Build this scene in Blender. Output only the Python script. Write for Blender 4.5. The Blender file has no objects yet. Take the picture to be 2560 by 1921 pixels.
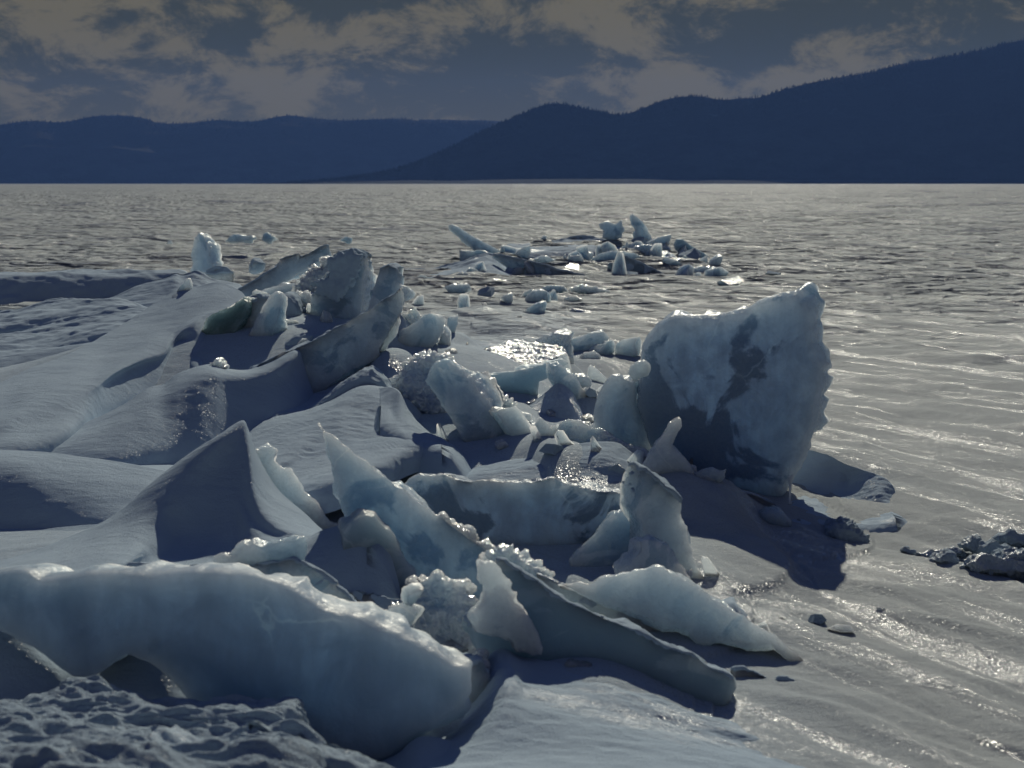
import bpy, math, random
import numpy as np
from mathutils import Vector

random.seed(7)
rng = np.random.default_rng(7)
SC = bpy.context.scene
COL = SC.collection

# ------------------------------------------------------------------ camera model
CAM_H = 1.6
F = 2560 * 50 / 36
PITCH = math.atan((960.5 - 459) / F)          # horizon 459 px down the 1921 px frame
CP, SP = math.cos(PITCH), math.sin(PITCH)

def ray(u, v):
    """direction of a photograph pixel with unit northward (Y) component"""
    a = (u - 1280) / F
    b = (960.5 - v) / F
    dy = CP + b * SP
    dz = -SP + b * CP
    return a / dy, dz / dy

def W(u, v, Y):
    rx, rz = ray(u, v)
    return np.array([rx * Y, Y, CAM_H + rz * Y])

TILES = {'A': (0, 500, .38879), 'B': (700, 500, .38879), 'C': (1400, 500, .38879),
         'D': (0, 1000, .38879), 'E': (700, 1000, .38879), 'F': (1400, 1000, .38879),
         'G': (0, 1276, .38879), 'H': (700, 1276, .38879), 'I': (1400, 1276, .38879),
         'J': (1900, 900, .3012), 'K': (1080, 500, .3617), 'L': (400, 560, .2893),
         'O': (0, 0, 1.1573)}

def px(t, pts):
    ox, oy, k = TILES[t]
    return [(ox + p[0] * k, oy + p[1] * k) + tuple(p[2:]) for p in pts]

# ------------------------------------------------------------------ noise
_perm = rng.permutation(4096)
_val = rng.random(4096) * 2 - 1

def _h(ix, iy, iz):
    return _val[_perm[(_perm[(_perm[ix & 4095] + iy) & 4095] + iz) & 4095]]

def vnoise(x, y, z):
    x = np.asarray(x, dtype=np.float64); y = np.asarray(y, dtype=np.float64); z = np.asarray(z, dtype=np.float64) + 0 * x
    ix, iy, iz = (np.floor(a).astype(np.int64) for a in (x, y, z))
    fx, fy, fz = x - ix, y - iy, z - iz
    fx, fy, fz = (f * f * f * (f * (f * 6 - 15) + 10) for f in (fx, fy, fz))
    def L(a, b, t): return a + (b - a) * t
    return L(L(L(_h(ix, iy, iz), _h(ix + 1, iy, iz), fx), L(_h(ix, iy + 1, iz), _h(ix + 1, iy + 1, iz), fx), fy),
             L(L(_h(ix, iy, iz + 1), _h(ix + 1, iy, iz + 1), fx), L(_h(ix, iy + 1, iz + 1), _h(ix + 1, iy + 1, iz + 1), fx), fy), fz)

def fbm(x, y, z, octs=4, gain=.5):
    s = 0; a = 1
    for i in range(octs):
        k = 2.03 ** i
        s = s + a * vnoise(x * k + 17.3 * i, y * k + 5.1 * i, z * k + 9.7 * i)
        a *= gain
    return s

def ridged(x, y, z, octs=4):
    s = 0; a = 1
    for i in range(octs):
        k = 2.1 ** i
        s = s + a * (1 - 2 * np.abs(vnoise(x * k + 31 * i, y * k, z * k + 3 * i)))
        a *= .5
    return s

def worley(x, y, z, sd):
    ix, iy, iz = (np.floor(a).astype(np.int64) for a in (x, y, z))
    best = np.full(x.shape, 9.)
    for dx in (-1, 0, 1):
        for dy in (-1, 0, 1):
            for dz in (-1, 0, 1):
                jx, jy, jz = ix + dx, iy + dy, iz + dz
                px_ = jx + .5 + .5 * _h(jx, jy, jz + sd); py_ = jy + .5 + .5 * _h(jx + 71, jy, jz + sd); pz_ = jz + .5 + .5 * _h(jx, jy + 37, jz + sd)
                best = np.minimum(best, (px_ - x) ** 2 + (py_ - y) ** 2 + (pz_ - z) ** 2)
    return best

def sstep(a, b, x):
    t = np.clip((x - a) / (b - a), 0, 1)
    return t * t * (3 - 2 * t)

# ------------------------------------------------------------------ object helpers
def tag(o, label=None, cat=None, group=None, kind=None):
    if label: o['label'] = label
    if cat: o['category'] = cat
    if group: o['group'] = group
    if kind: o['kind'] = kind
    return o

def make_mesh(name, verts, quads, mat, smooth=True, origin=None, parent=None):
    verts = np.asarray(verts, dtype=np.float64)
    if origin is None:
        origin = np.array([verts[:, 0].mean(), verts[:, 1].mean(), verts[:, 2].min()])
    me = bpy.data.meshes.new(name)
    v = (verts - origin).astype(np.float32)
    quads = np.asarray(quads, dtype=np.int32)
    n = quads.shape[1]
    me.vertices.add(len(v)); me.vertices.foreach_set('co', v.ravel())
    me.loops.add(quads.size); me.loops.foreach_set('vertex_index', quads.ravel())
    me.polygons.add(len(quads))
    me.polygons.foreach_set('loop_start', np.arange(0, quads.size, n, dtype=np.int32))
    me.polygons.foreach_set('loop_total', np.full(len(quads), n, dtype=np.int32))
    me.update(calc_edges=True)
    me.polygons.foreach_set('use_smooth', np.full(len(quads), smooth, dtype=bool))
    me.validate()
    me.materials.append(mat)
    o = bpy.data.objects.new(name, me)
    COL.objects.link(o)
    if parent is not None:
        o.parent = parent
        o.location = Vector(origin) - parent.location
    else:
        o.location = Vector(origin)
    return o

def grid_quads(nr, nc):
    i = np.arange(nr * nc).reshape(nr, nc)
    return np.stack([i[:-1, :-1], i[:-1, 1:], i[1:, 1:], i[1:, :-1]], -1).reshape(-1, 4)

# ------------------------------------------------------------------ node materials
def newmat(name):
    m = bpy.data.materials.new(name); m.use_nodes = True
    nt = m.node_tree; nt.nodes.clear()
    return m, nt

class N:
    """little node builder"""
    def __init__(s, nt): s.nt = nt
    def __call__(s, typ, ins=None, **attrs):
        n = s.nt.nodes.new(typ)
        for k, v in attrs.items(): setattr(n, k, v)
        for k, v in (ins or {}).items():
            sock = n.inputs[k]
            if isinstance(v, bpy.types.NodeSocket): s.nt.links.new(v, sock)
            else: sock.default_value = v
        return n
    def math(s, op, a, b=0., c=None, clamp=False):
        d = {0: a, 1: b}
        if c is not None: d[2] = c
        return s('ShaderNodeMath', d, operation=op, use_clamp=clamp).outputs[0]
    def noise(s, vec, scale, detail=4, rough=.5, dist=0.):
        return s('ShaderNodeTexNoise', {'Vector': vec, 'Scale': scale, 'Detail': detail, 'Roughness': rough, 'Distortion': dist}).outputs['Fac']
    def ramp(s, fac, lo, hi, a=0., b=1.):
        return s('ShaderNodeMapRange', {'Value': fac, 'From Min': lo, 'From Max': hi, 'To Min': a, 'To Max': b}, interpolation_type='SMOOTHSTEP').outputs[0]
    def mix(s, fac, a, b):
        return s('ShaderNodeMix', {0: fac, 6: a, 7: b}, data_type='RGBA').outputs[2]
    def scale(s, vec, sc):
        return s('ShaderNodeVectorMath', {0: vec, 1: sc}, operation='MULTIPLY').outputs[0]
    def bump(s, h, strength, dist, normal=None):
        d = {'Height': h, 'Strength': strength, 'Distance': dist}
        if normal is not None: d['Normal'] = normal
        return s('ShaderNodeBump', d).outputs[0]

def sparkle(n, pos, scale, nrm, spread):
    """random crystal facets: one random normal per voronoi cell"""
    vo = n('ShaderNodeTexVoronoi', {'Vector': pos, 'Scale': scale})
    c = n('ShaderNodeVectorMath', {0: vo.outputs['Color'], 1: (.5, .5, .5)}, operation='SUBTRACT').outputs[0]
    c = n('ShaderNodeVectorMath', {0: c, 3: spread}, operation='SCALE')
    c.inputs[3].default_value = spread
    s = n('ShaderNodeVectorMath', {0: c.outputs[0], 1: nrm}, operation='ADD').outputs[0]
    return n('ShaderNodeVectorMath', {0: s}, operation='NORMALIZE').outputs[0]

def snow_material(name, far=False, gz=.0, b1=.006, base=(.53, .655, .78), rough_lumps=0.0):
    m, nt = newmat(name); n = N(nt)
    geo = n('ShaderNodeNewGeometry'); pos = geo.outputs['Position']; nrm = geo.outputs['Normal']
    st = n.scale(pos, (.55, 1.5, 1.))          # wind streaks run across
    h1 = n.noise(st, 20, 5, .65)
    h2 = n.noise(pos, 120, 4, .65)
    h3 = n.noise(st, 2.2, 5, .62)
    glaze = n.ramp(n.noise(n.scale(pos, (.5, 1.1, 1.)), .9, 6, .66), .50, .62)
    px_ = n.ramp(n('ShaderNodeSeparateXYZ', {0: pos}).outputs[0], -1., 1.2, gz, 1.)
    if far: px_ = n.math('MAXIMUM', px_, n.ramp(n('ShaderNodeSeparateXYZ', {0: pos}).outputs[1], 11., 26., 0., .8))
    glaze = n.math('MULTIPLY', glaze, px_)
    if far:                                            # icy streaks follow the wind cuts of the near right
        rp = n('ShaderNodeVectorRotate', {'Vector': pos, 'Angle': .977}, rotation_type='Z_AXIS').outputs[0]
        sk = n.noise(n.scale(rp, (.42, 3.4, 1.)), 1.0, 8, .74, .7)
        glaze = n.math('MULTIPLY', n.math('MAXIMUM', n.math('MULTIPLY', glaze, .4), n.ramp(sk, .50, .62)), px_)
        glaze = n.math('MULTIPLY', glaze, n.ramp(n.noise(pos, 75, 3, .7), .40, .58, .25, 1.))
    b = n.bump(h1, 1., b1)
    b = n.bump(h2, .9, .0035, b)
    b = n.bump(n.noise(pos, 420, 2, .6), 1., .0022, b)
    if rough_lumps:
        b = n.bump(n.noise(pos, 32, 6, .7), 1., rough_lumps, b)
    if far:
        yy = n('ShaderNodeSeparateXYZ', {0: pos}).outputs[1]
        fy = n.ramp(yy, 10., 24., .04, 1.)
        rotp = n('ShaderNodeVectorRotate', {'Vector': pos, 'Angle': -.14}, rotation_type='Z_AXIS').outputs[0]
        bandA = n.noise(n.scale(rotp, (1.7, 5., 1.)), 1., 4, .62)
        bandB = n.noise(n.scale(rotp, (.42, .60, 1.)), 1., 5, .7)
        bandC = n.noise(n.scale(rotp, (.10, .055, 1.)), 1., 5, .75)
        b = n('ShaderNodeBump', {'Height': bandA, 'Strength': fy, 'Distance': .14, 'Normal': b}).outputs[0]
        b = n('ShaderNodeBump', {'Height': bandB, 'Strength': fy, 'Distance': .45, 'Normal': b}).outputs[0]
        b = n('ShaderNodeBump', {'Height': bandC, 'Strength': fy, 'Distance': 3., 'Normal': b}).outputs[0]
    var = n.ramp(h3, .35, .7)
    col = n.mix(var, (base[0] * .90, base[1] * .91, base[2] * .93, 1), (*base, 1))
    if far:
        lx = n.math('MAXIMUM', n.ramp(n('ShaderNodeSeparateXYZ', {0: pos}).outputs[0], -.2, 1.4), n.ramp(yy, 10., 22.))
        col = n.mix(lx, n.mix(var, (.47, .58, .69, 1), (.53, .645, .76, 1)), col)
    if far:                                             # dark streaks painted in for the shaded sides of the wind ridges
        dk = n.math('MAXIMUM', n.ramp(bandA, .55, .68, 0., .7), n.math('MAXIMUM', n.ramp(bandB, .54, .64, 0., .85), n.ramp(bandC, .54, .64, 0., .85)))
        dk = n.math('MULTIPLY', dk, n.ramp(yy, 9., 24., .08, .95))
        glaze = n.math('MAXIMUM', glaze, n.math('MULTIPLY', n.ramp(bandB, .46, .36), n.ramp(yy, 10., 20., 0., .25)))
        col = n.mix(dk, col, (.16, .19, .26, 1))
    p = n('ShaderNodeBsdfPrincipled', {'Base Color': col, 'Roughness': n.ramp(glaze, 0., 1., .85, .32),
                                       'IOR': 1.31, 'Normal': b})
    if far: nt.links.new(n.ramp(yy, 9., 26., .5, .12), p.inputs['Specular IOR Level'])
    else: p.inputs['Specular IOR Level'].default_value = .25
    sp = sparkle(n, pos, 170, b, 1.25)
    gl = n('ShaderNodeBsdfGlossy', {'Color': (.95, .95, .97, 1), 'Roughness': .20 if far else .26, 'Normal': sp})
    patch = n.ramp(glaze, 0., 1., .02 if far else .0, .48)
    cellr = n('ShaderNodeSeparateColor', {0: n('ShaderNodeTexVoronoi', {'Vector': pos, 'Scale': 170.}).outputs['Color']}).outputs[1]
    patch = n.math('MAXIMUM', patch, n.math('MULTIPLY', n.math('GREATER_THAN', cellr, .90), .17 if far else .02))
    mx = n('ShaderNodeMixShader', {0: patch, 1: p.outputs[0], 2: gl.outputs[0]})
    n('ShaderNodeOutputMaterial', {'Surface': mx.outputs[0]})
    return m

def ice_material(name, clear=.5, tint=(.33, .43, .54), frost=(.58, .67, .78), sss=.38, rough=.18, spark=0.0, patch_scale=3.2, bumpd=.006, seed=0., blots=(), soft=.05, trans=.0):
    m, nt = newmat(name); n = N(nt)
    geo = n('ShaderNodeNewGeometry')
    pos = n('ShaderNodeVectorMath', {0: geo.outputs['Position'], 1: (seed, seed * .7, seed * 1.3)}, operation='ADD').outputs[0]
    big = n.noise(pos, patch_scale, 7, .58, .7)
    th = .62 - .22 * clear
    for bx, by, bz, br, amt in blots:
        dd = n('ShaderNodeVectorMath', {0: n.scale(geo.outputs['Position'], (1, .4, 1)), 1: (bx, by * .4, bz)}, operation='DISTANCE').outputs['Value']
        big = n.math('ADD', big, n.ramp(dd, 0., br, amt, 0.))
    mask = n.ramp(big, th, th + soft)                     # 1 = clear dark ice windows and the panel's painted shadow
    streak = n.noise(n.scale(pos, (7, 7, 1.2)), 1.6, 6, .6)
    fine = n.noise(pos, 60, 5, .65)
    c1 = n.mix(n.ramp(streak, .3, .7), tuple(x * .84 for x in frost) + (1,), (*frost, 1))
    cloudy = n.noise(pos, 5.5, 6, .62, 1.1)
    c1 = n.mix(n.ramp(cloudy, .38, .62, 0., .55), c1, tuple(a * .45 + b_ * .42 for a, b_ in zip(frost, tint)) + (1,))
    col = n.mix(mask, c1, (*tint, 1))
    wob = n('ShaderNodeVectorMath', {0: pos, 1: n('ShaderNodeVectorMath', {0: n('ShaderNodeTexNoise', {'Vector': pos, 'Scale': 4., 'Detail': 5.}).outputs['Color'], 1: (.22, .22, .22)}, operation='MULTIPLY').outputs[0]}, operation='ADD').outputs[0]
    crk = n('ShaderNodeTexVoronoi', {'Vector': wob, 'Scale': 2.1}, feature='DISTANCE_TO_EDGE').outputs['Distance']
    crk = n.math('MULTIPLY', n.ramp(crk, .0, .014, .28, 0.), n.ramp(n.noise(pos, 3.4, 3, .5), .5, .62))
    col = n.mix(crk, col, (.82, .87, .9, 1))
    b = n.bump(n.noise(pos, 14, 5, .55), .9, bumpd * 3)
    b = n.bump(fine, .7, bumpd * .5, b)
    p = n('ShaderNodeBsdfPrincipled', {'Base Color': col, 'Roughness': n.ramp(fine, .3, .7, rough, rough + .22),
                                       'IOR': 1.31, 'Normal': b})
    p.inputs['Subsurface Weight'].default_value = 1.
    p.inputs['Subsurface Radius'].default_value = (.84, .94, 1.)
    p.inputs['Subsurface Scale'].default_value = sss
    if trans: nt.links.new(n.math('MULTIPLY', mask, trans), p.inputs['Transmission Weight'])
    out = p.outputs[0]
    if spark:
        gl = n('ShaderNodeBsdfGlossy', {'Color': (.97, .97, .97, 1), 'Roughness': .11,
                                        'Normal': sparkle(n, pos, 95, b, .95)})
        out = n('ShaderNodeMixShader', {0: spark, 1: out, 2: gl.outputs[0]}).outputs[0]
    n('ShaderNodeOutputMaterial', {'Surface': out})
    return m

M_SNOW = snow_material('wind_packed_snow')
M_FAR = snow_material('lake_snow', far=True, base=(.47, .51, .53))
M_CRUST = snow_material('crusty_snow', rough_lumps=.02)
M_ICE = ice_material('frosted_ice', clear=.55, seed=1, spark=.05)
M_ICE2 = ice_material('milky_ice', clear=.25, seed=5, sss=.36, spark=.04)
M_TEAL = ice_material('teal_ice', clear=.9, tint=(.31, .40, .48), frost=(.48, .57, .66), sss=.32, seed=9, rough=.36, bumpd=.003)
M_WET = ice_material('glazed_ice', clear=.5, rough=.1, spark=.3, bumpd=.012, seed=3)
M_PATCH = ice_material('patchy_ice', clear=.62, tint=(.22, .28, .34), frost=(.70, .75, .79), patch_scale=2.9, seed=2.5, sss=.25)
def spot(t, p, Y, r, amt):
    q = px(t, [p])[0]; w = W(q[0], q[1], Y); return (w[0], w[1], w[2], r, amt)
M_SLAB = ice_material('great_slab_ice', clear=.5, tint=(.27, .35, .45), frost=(.58, .66, .77), patch_scale=3.0, seed=2.5, sss=.45, soft=.07, blots=[
    spot('C', (760, 1330), 7.5, .42, .13), spot('C', (700, 1500), 7.5, .36, .12), spot('C', (640, 1080), 7.5, .2, .12), spot('C', (1230, 1080), 7.0, .13, .16), spot('C', (1200, 1230), 7.0, .13, .13),
    spot('C', (1080, 820), 7.0, .10, .13), spot('C', (1000, 1560), 7.4, .3, .14), spot('C', (1450, 1150), 7.3, .45, -.14), spot('C', (900, 900), 7.5, .3, -.1)])
M_PANEL = ice_material('panel_ice', clear=.36, soft=.06, tint=(.24, .33, .43), frost=(.60, .70, .80), patch_scale=4.2, seed=6.5, sss=.25, blots=[
    spot('E', (960, 620), 6.2, .16, .16), spot('E', (1120, 720), 6.2, .16, .2), spot('E', (1300, 860), 6.2, .16, .2), spot('E', (1500, 930), 6.2, .18, .18), spot('E', (1650, 920), 6.2, .12, .1), spot('E', (1100, 500), 6.2, .1, .1),  # diagonal row of dark spots paints the shadow seen through the panel
    spot('E', (1950, 760), 6.2, .07, .12), spot('E', (1600, 650), 6.2, .25, -.15)])
M_FORE = ice_material('foreground_ice', clear=.6, tint=(.32, .40, .49), frost=(.50, .58, .68), sss=.3, seed=11, rough=.36, bumpd=.003, soft=.16, patch_scale=2.2)
M_GREEN = ice_material('green_ice', clear=.9, tint=(.13, .19, .20), frost=(.22, .29, .31), seed=4)

# ------------------------------------------------------------------ ground
MOUNDS = [  # x, y, sx, sy, height
    (-2.6, 9.6, 1.5, 1.5, .30), (0.1, 8.9, 1.4, 1.5, .24), (-.3, 7.4, 1.2, .8, .22), (.55, 6.6, .5, .5, .15),
    (-1.0, 5.9, 1.2, .7, .10), (-1.3, 9.0, .9, .7, .12), (.75, 5.7, .5, .5, .08), (.3, 4.5, .4, .3, .03), (-.9, 3.05, 1.1, .42, .30),
     (-4.0, 12.5, 3, 1.6, .22), (1.9, 30.0, 2.6, 2.6, .42), (-1.7, 10.4, 1.3, 1.5, .50), (-.4, 9.3, 1.0, 1.3, .20), (-.8, 4.15, .8, .3, .14),
    (-1.5, 25, 3., 1.8, .12),  (-3.4, 13.6, 1.2, 1.0, .16), (-5.5, 9.5, 1.6, 2.4, .22),
]

def ground_z(x, y):
    z = np.zeros_like(x, dtype=np.float64)
    for mx, my, sx, sy, h in MOUNDS:
        z += h * np.exp(-((x - mx) / sx) ** 2 - ((y - my) / sy) ** 2)
    return z

BANKS = []      # x, y, sx, sy, height : snow banked up against the foot of each piece
def banks(x, y, z):
    for bx, by, sx, sy, h in BANKS:
        m = (np.abs(x - bx) < 2.6 * sx) & (np.abs(y - by) < 2.6 * sy)
        if m.any():
            xx = x[m]; yy = y[m]
            g = h * np.exp(-(((xx - bx) / sx) ** 2 + ((yy - by) / sy) ** 2) ** 1.3)
            zz = z[m]; k = .05
            hh = np.clip(.5 + .5 * (g - zz) / k, 0, 1)
            z[m] = zz * (1 - hh) + g * hh + k * hh * (1 - hh) * (g > .01)
    return z

def ground_detail(x, y):
    r = np.hypot(x, y)
    cell = np.where(r < 12, r * r * .0008, np.where(r < 36, .11, r * r * .00012))          # mesh spacing at that distance
    z = 0
    xr = x * .94 + y * .34; yr = -x * .34 + y * .94
    for wl, slope in ((.35, .035), (1.0, .05), (2.6, .055), (8., .050), (26., .030), (80., .012)):
        fade = (1 - sstep(.35, 1.2, cell / wl)) * (1 if wl < 2 else sstep(wl * 3., wl * 8., r))
        near = .22 + .78 * sstep(8, 15, r)
        z = z + fade * near * slope * wl * .5 * fbm(xr / wl * .45, yr / wl * 1.35, wl, 2) 
    z = z + .035 * near * (1 - sstep(30, 60, r)) * (np.maximum(ridged(xr * .9, yr * 2.6, 3.3, 3) - .7, 0) - .15)
    # wind-cut streaks on the near right, running down towards the right
    al = x * .56 - y * .83; pe = x * .83 + y * .56
    kk = sstep(.3, 1.2, x) * (1 - sstep(9, 14, r))
    z = z + kk * (-.010 + .020 * ridged(pe / .7 + .7 * fbm(x, y, 4.4, 2), al / 2.2, 8.1, 2) + .017 * fbm(pe / .15 + .9 * fbm(x * 1.3, y * 1.3, 1.4, 2), al / .7, 2.2, 4))
    # rough broken crust bottom left
    k = np.exp(-((x + .95) / 1.0) ** 2 - ((y - 3.05) / .55) ** 2)
    z = z + k * (.05 * ridged(x * 3.2, y * 4.2, 1.7, 4) + .012 * fbm(x * 22, y * 26, 2, 3))
    return z

def build_ground():
    nc = 1200
    ang = np.tan(np.linspace(math.radians(-43), math.radians(43), nc))
    Y = np.concatenate([1 / np.linspace(1 / .9, 1 / 2.35, 40), 1 / np.linspace(1 / 2.4, 1 / 12., 400), np.arange(12.1, 36, .11), 1 / np.linspace(1 / 36.2, 1 / 110., 230), 1 / np.geomspace(1 / 111., 1 / 5200., 150)])
    nr = len(Y)
    X = Y[:, None] * ang[None, :]
    Yg = np.repeat(Y[:, None], nc, 1)
    Z = banks(X, Yg, ground_z(X, Yg)) + ground_detail(X, Yg)
    v = np.stack([X, Yg, Z], -1).reshape(-1, 3)
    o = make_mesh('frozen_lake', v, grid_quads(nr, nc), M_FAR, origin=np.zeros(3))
    tag(o, kind='structure')
# outer sheet so that the lake reaches round the sides and behind
v = [(-9000, -200, -.45), (9000, -200, -.45), (9000, 9000, -.45), (-9000, 9000, -.45)]
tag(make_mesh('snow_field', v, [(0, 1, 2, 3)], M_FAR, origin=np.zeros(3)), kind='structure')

# ------------------------------------------------------------------ lofts (snow drifts)
def catmull(P, t):
    """P (n,3), t in [0,n-1]"""
    n = len(P); i = np.clip(np.floor(t).astype(int), 0, n - 2); f = (t - i)[:, None]
    p0 = P[np.maximum(i - 1, 0)]; p1 = P[i]; p2 = P[i + 1]; p3 = P[np.minimum(i + 2, n - 1)]
    return .5 * (2 * p1 + (p2 - p0) * f + (2 * p0 - 5 * p1 + 4 * p2 - p3) * f ** 2 + (3 * p1 - p0 - 3 * p2 + p3) * f ** 3)

def yfill(pts):
    """points (u,v[,Y]) : missing depths interpolated along the rail"""
    idx = [i for i, p in enumerate(pts) if len(p) > 2]
    ys = np.interp(range(len(pts)), idx, [pts[i][2] for i in idx])
    return np.array([W(p[0], p[1], y) for p, y in zip(pts, ys)])

def loft(label, tile, rails, back=.7, backdrop=None, nu=260, nv=90, amp=.003, crease=True, mat=None, name='snow_drift', group=None,
         fine=.0008, cat='snow drift', skirt=.12, streak=1.0, ends=.25):
    R = [yfill(px(tile, r) if tile else r) for r in rails]
    n = len(R[0])
    res = []
    for r in R:
        if len(r) == n: t = np.linspace(0, n - 1, nu)
        else: t = np.linspace(0, len(r) - 1, nu)
        res.append(catmull(r, t))
    if ends:
        new = []
        for r in res:
            a = r[0]; b = r[-1]
            da = (r[0] - r[6]); da[2] = 0; da /= np.linalg.norm(da) + 1e-6
            db = (r[-1] - r[-7]); db[2] = 0; db /= np.linalg.norm(db) + 1e-6
            L_ = [a + da * ends * q + np.array([0, 0, -ends * 1.3 * q * q]) for q in (1., .75, .5, .25)]
            R_ = [b + db * ends * q + np.array([0, 0, -ends * 1.3 * q * q]) for q in (.25, .5, .75, 1.)]
            new.append(np.concatenate([L_, r, R_]))
        res = new; nu += 8
    crest = res[0]
    bk = crest.copy(); bk[:, 1] += back; bk[:, 0] += back * .1
    bk[:, 2] = ground_z(bk[:, 0], bk[:, 1]) - .12
    bm_ = crest.copy(); bm_[:, 1] += back * .45; bm_[:, 2] = crest[:, 2] * .55 + bk[:, 2] * .45
    front = res[-1]
    sk = front.copy(); sk[:, 1] -= skirt; sk[:, 2] -= max(skirt, .05)
    A = np.array([bk, bm_, crest]); B = np.array(res + [sk])
    def across(P, m):
        t = np.linspace(0, len(P) - 1, m)
        i = np.clip(np.floor(t).astype(int), 0, len(P) - 2); f = (t - i)[:, None, None]
        p0 = P[np.maximum(i - 1, 0)]; p1 = P[i]; p2 = P[i + 1]; p3 = P[np.minimum(i + 2, len(P) - 1)]
        return .5 * (2 * p1 + (p2 - p0) * f + (2 * p0 - 5 * p1 + 4 * p2 - p3) * f ** 2 + (3 * p1 - p0 - 3 * p2 + p3) * f ** 3)
    G1 = across(A, nv // 3); G2 = across(B, nv)
    G = np.concatenate([G1[:-1], G2]); nr = len(G)
    du = np.gradient(G, axis=1); dv = np.gradient(G, axis=0)
    nn = np.cross(dv, du); nn /= (np.linalg.norm(nn, axis=2, keepdims=True) + 1e-9)
    nn[nn[..., 2] < 0] *= -1
    x, y, z = G[..., 0], G[..., 1], G[..., 2]
    d = amp * fbm(x * 2.2, y * 4.5, z * 2.2 + 4, 4) * streak + fine * fbm(x * 11, y * 30, z * 30, 3)
    G = G + nn * d[..., None]
    o = make_mesh(name, G.reshape(-1, 3), grid_quads(nr, nu), mat or M_SNOW)
    return tag(o, label, cat, group)

LG = 'wind-shaped snow drifts'
# the sharp peak
loft('tall sharp pointed snow peak behind the long foreground ice slab', 'D', [
    [(-260, 1120, 5.5), (0, 1040), (200, 980), (400, 900), (650, 790), (800, 690), (950, 550), (1100, 430), (1250, 320), (1400, 230), (1480, 172),
     (1560, 138, 5.95), (1600, 200, 5.95), (1645, 330, 5.95), (1725, 490, 5.9), (1800, 590, 5.85), (1950, 720, 5.75), (2060, 830, 5.6), (2125, 900, 5.45)],
    [(-260, 1135, 5.42), (0, 1056, 5.45), (200, 998), (400, 920), (650, 812), (800, 715), (950, 580), (1100, 462), (1250, 355), (1400, 262, 5.75), (1480, 212, 5.8),
     (1560, 175, 5.85), (1588, 260, 5.8), (1615, 400, 5.7), (1640, 560, 5.6), (1700, 700, 5.5), (1780, 790, 5.42), (1880, 838, 5.38), (2090, 895, 5.38)],
    [(-260, 1180, 5.15), (0, 1110, 5.15), (200, 1050, 5.15), (400, 990, 5.2), (650, 930, 5.2), (800, 870, 5.3), (930, 780, 5.42), (1060, 680, 5.5), (1180, 600, 5.55), (1300, 560, 5.6), (1400, 540, 5.62),
     (1470, 540, 5.62), (1520, 600, 5.58), (1560, 680, 5.52), (1610, 770, 5.45), (1680, 840, 5.38), (1770, 880, 5.33), (1880, 895, 5.3), (2090, 925, 5.3)],
    [(-260, 1330, 4.55), (0, 1280, 4.55), (200, 1230, 4.6), (400, 1180, 4.65), (650, 1120, 4.75), (800, 1060, 4.9), (930, 1000, 5.15), (1060, 980, 5.3), (1180, 980, 5.32), (1300, 980, 5.32), (1400, 980, 5.3),
     (1470, 980, 5.3), (1520, 980, 5.3), (1580, 980, 5.25), (1650, 980, 5.2), (1720, 980, 5.15), (1820, 980, 5.1), (1920, 980, 5.1), (2100, 980, 5.1)],
    [(-260, 1400, 4.5), (0, 1360, 4.5), (400, 1300, 4.55), (800, 1250, 4.65), (1200, 1220, 4.8), (1600, 1200, 4.8), (2100, 1150, 4.85)],
], back=.55, amp=.004, group=LG, nu=320, nv=140)
# low crest at the left edge in front of the smooth roll
loft('low snow crest at the left edge, in the hollow before the peak', 'D', [
    [(-300, 905, 6.35), (0, 876), (150, 850), (350, 822), (500, 806), (660, 796), (820, 790), (1000, 790, 6.3)],
    [(-300, 950, 6.22), (0, 925), (150, 905), (350, 880), (500, 860), (660, 850), (820, 850), (1000, 850, 6.2)],
    [(-300, 1050, 5.9), (0, 1010), (150, 980), (350, 960), (500, 940), (660, 930), (820, 920), (1000, 920, 5.95)],
], back=.4, group=LG)
loft('smooth rounded snow roll at the left edge with a dark shaded face', 'D', [
    [(-300, 322, 7.05), (0, 318), (200, 330), (400, 350), (600, 377), (800, 405), (1000, 445), (1150, 480), (1400, 560, 6.9)],
    [(-300, 400, 6.8), (0, 405), (200, 425), (400, 460), (600, 490), (800, 530), (1000, 560), (1150, 600), (1400, 660, 6.6)],
    [(-300, 560, 6.62), (0, 560), (200, 560), (400, 590), (600, 620), (800, 660), (1000, 690), (1150, 700), (1400, 750, 6.4)],
    [(-300, 790, 6.46), (0, 790), (200, 790), (400, 790), (600, 800), (800, 810), (1000, 830), (1150, 830), (1400, 850, 6.2)],
], back=.8, group=LG, amp=.004)
loft('long thin-crested snow drift with a deep blue shaded face, left of the peak', 'D', [
    [(-300, 330, 7.5), (0, 318, 7.6), (200, 298), (400, 268), (700, 220), (1000, 186), (1300, 155), (1600, 105, 7.9), (1850, 78), (2080, 72), (2300, 60, 8.0)],
    [(-300, 336, 7.44), (0, 330, 7.5), (200, 330, 7.5), (400, 320, 7.5), (700, 310, 7.62), (1000, 300, 7.68), (1300, 290, 7.72), (1600, 235, 7.7), (1850, 180), (2080, 130), (2300, 90, 7.9)],
    [(-300, 345, 7.35), (0, 342, 7.3), (200, 350, 7.3), (400, 370, 7.3), (700, 375, 7.52), (1000, 385, 7.58), (1300, 385, 7.6), (1600, 320, 7.5), (1850, 260), (2080, 200), (2300, 150, 7.7)],
    [(-300, 440, 6.8), (0, 450, 6.8), (200, 460, 6.8), (400, 470, 6.8), (700, 470, 6.85), (1000, 470, 6.9), (1300, 480, 6.9), (1600, 480, 6.9), (1850, 440), (2080, 400), (2300, 350, 7.1)],
], back=.8, group=LG, amp=.004)
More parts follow.
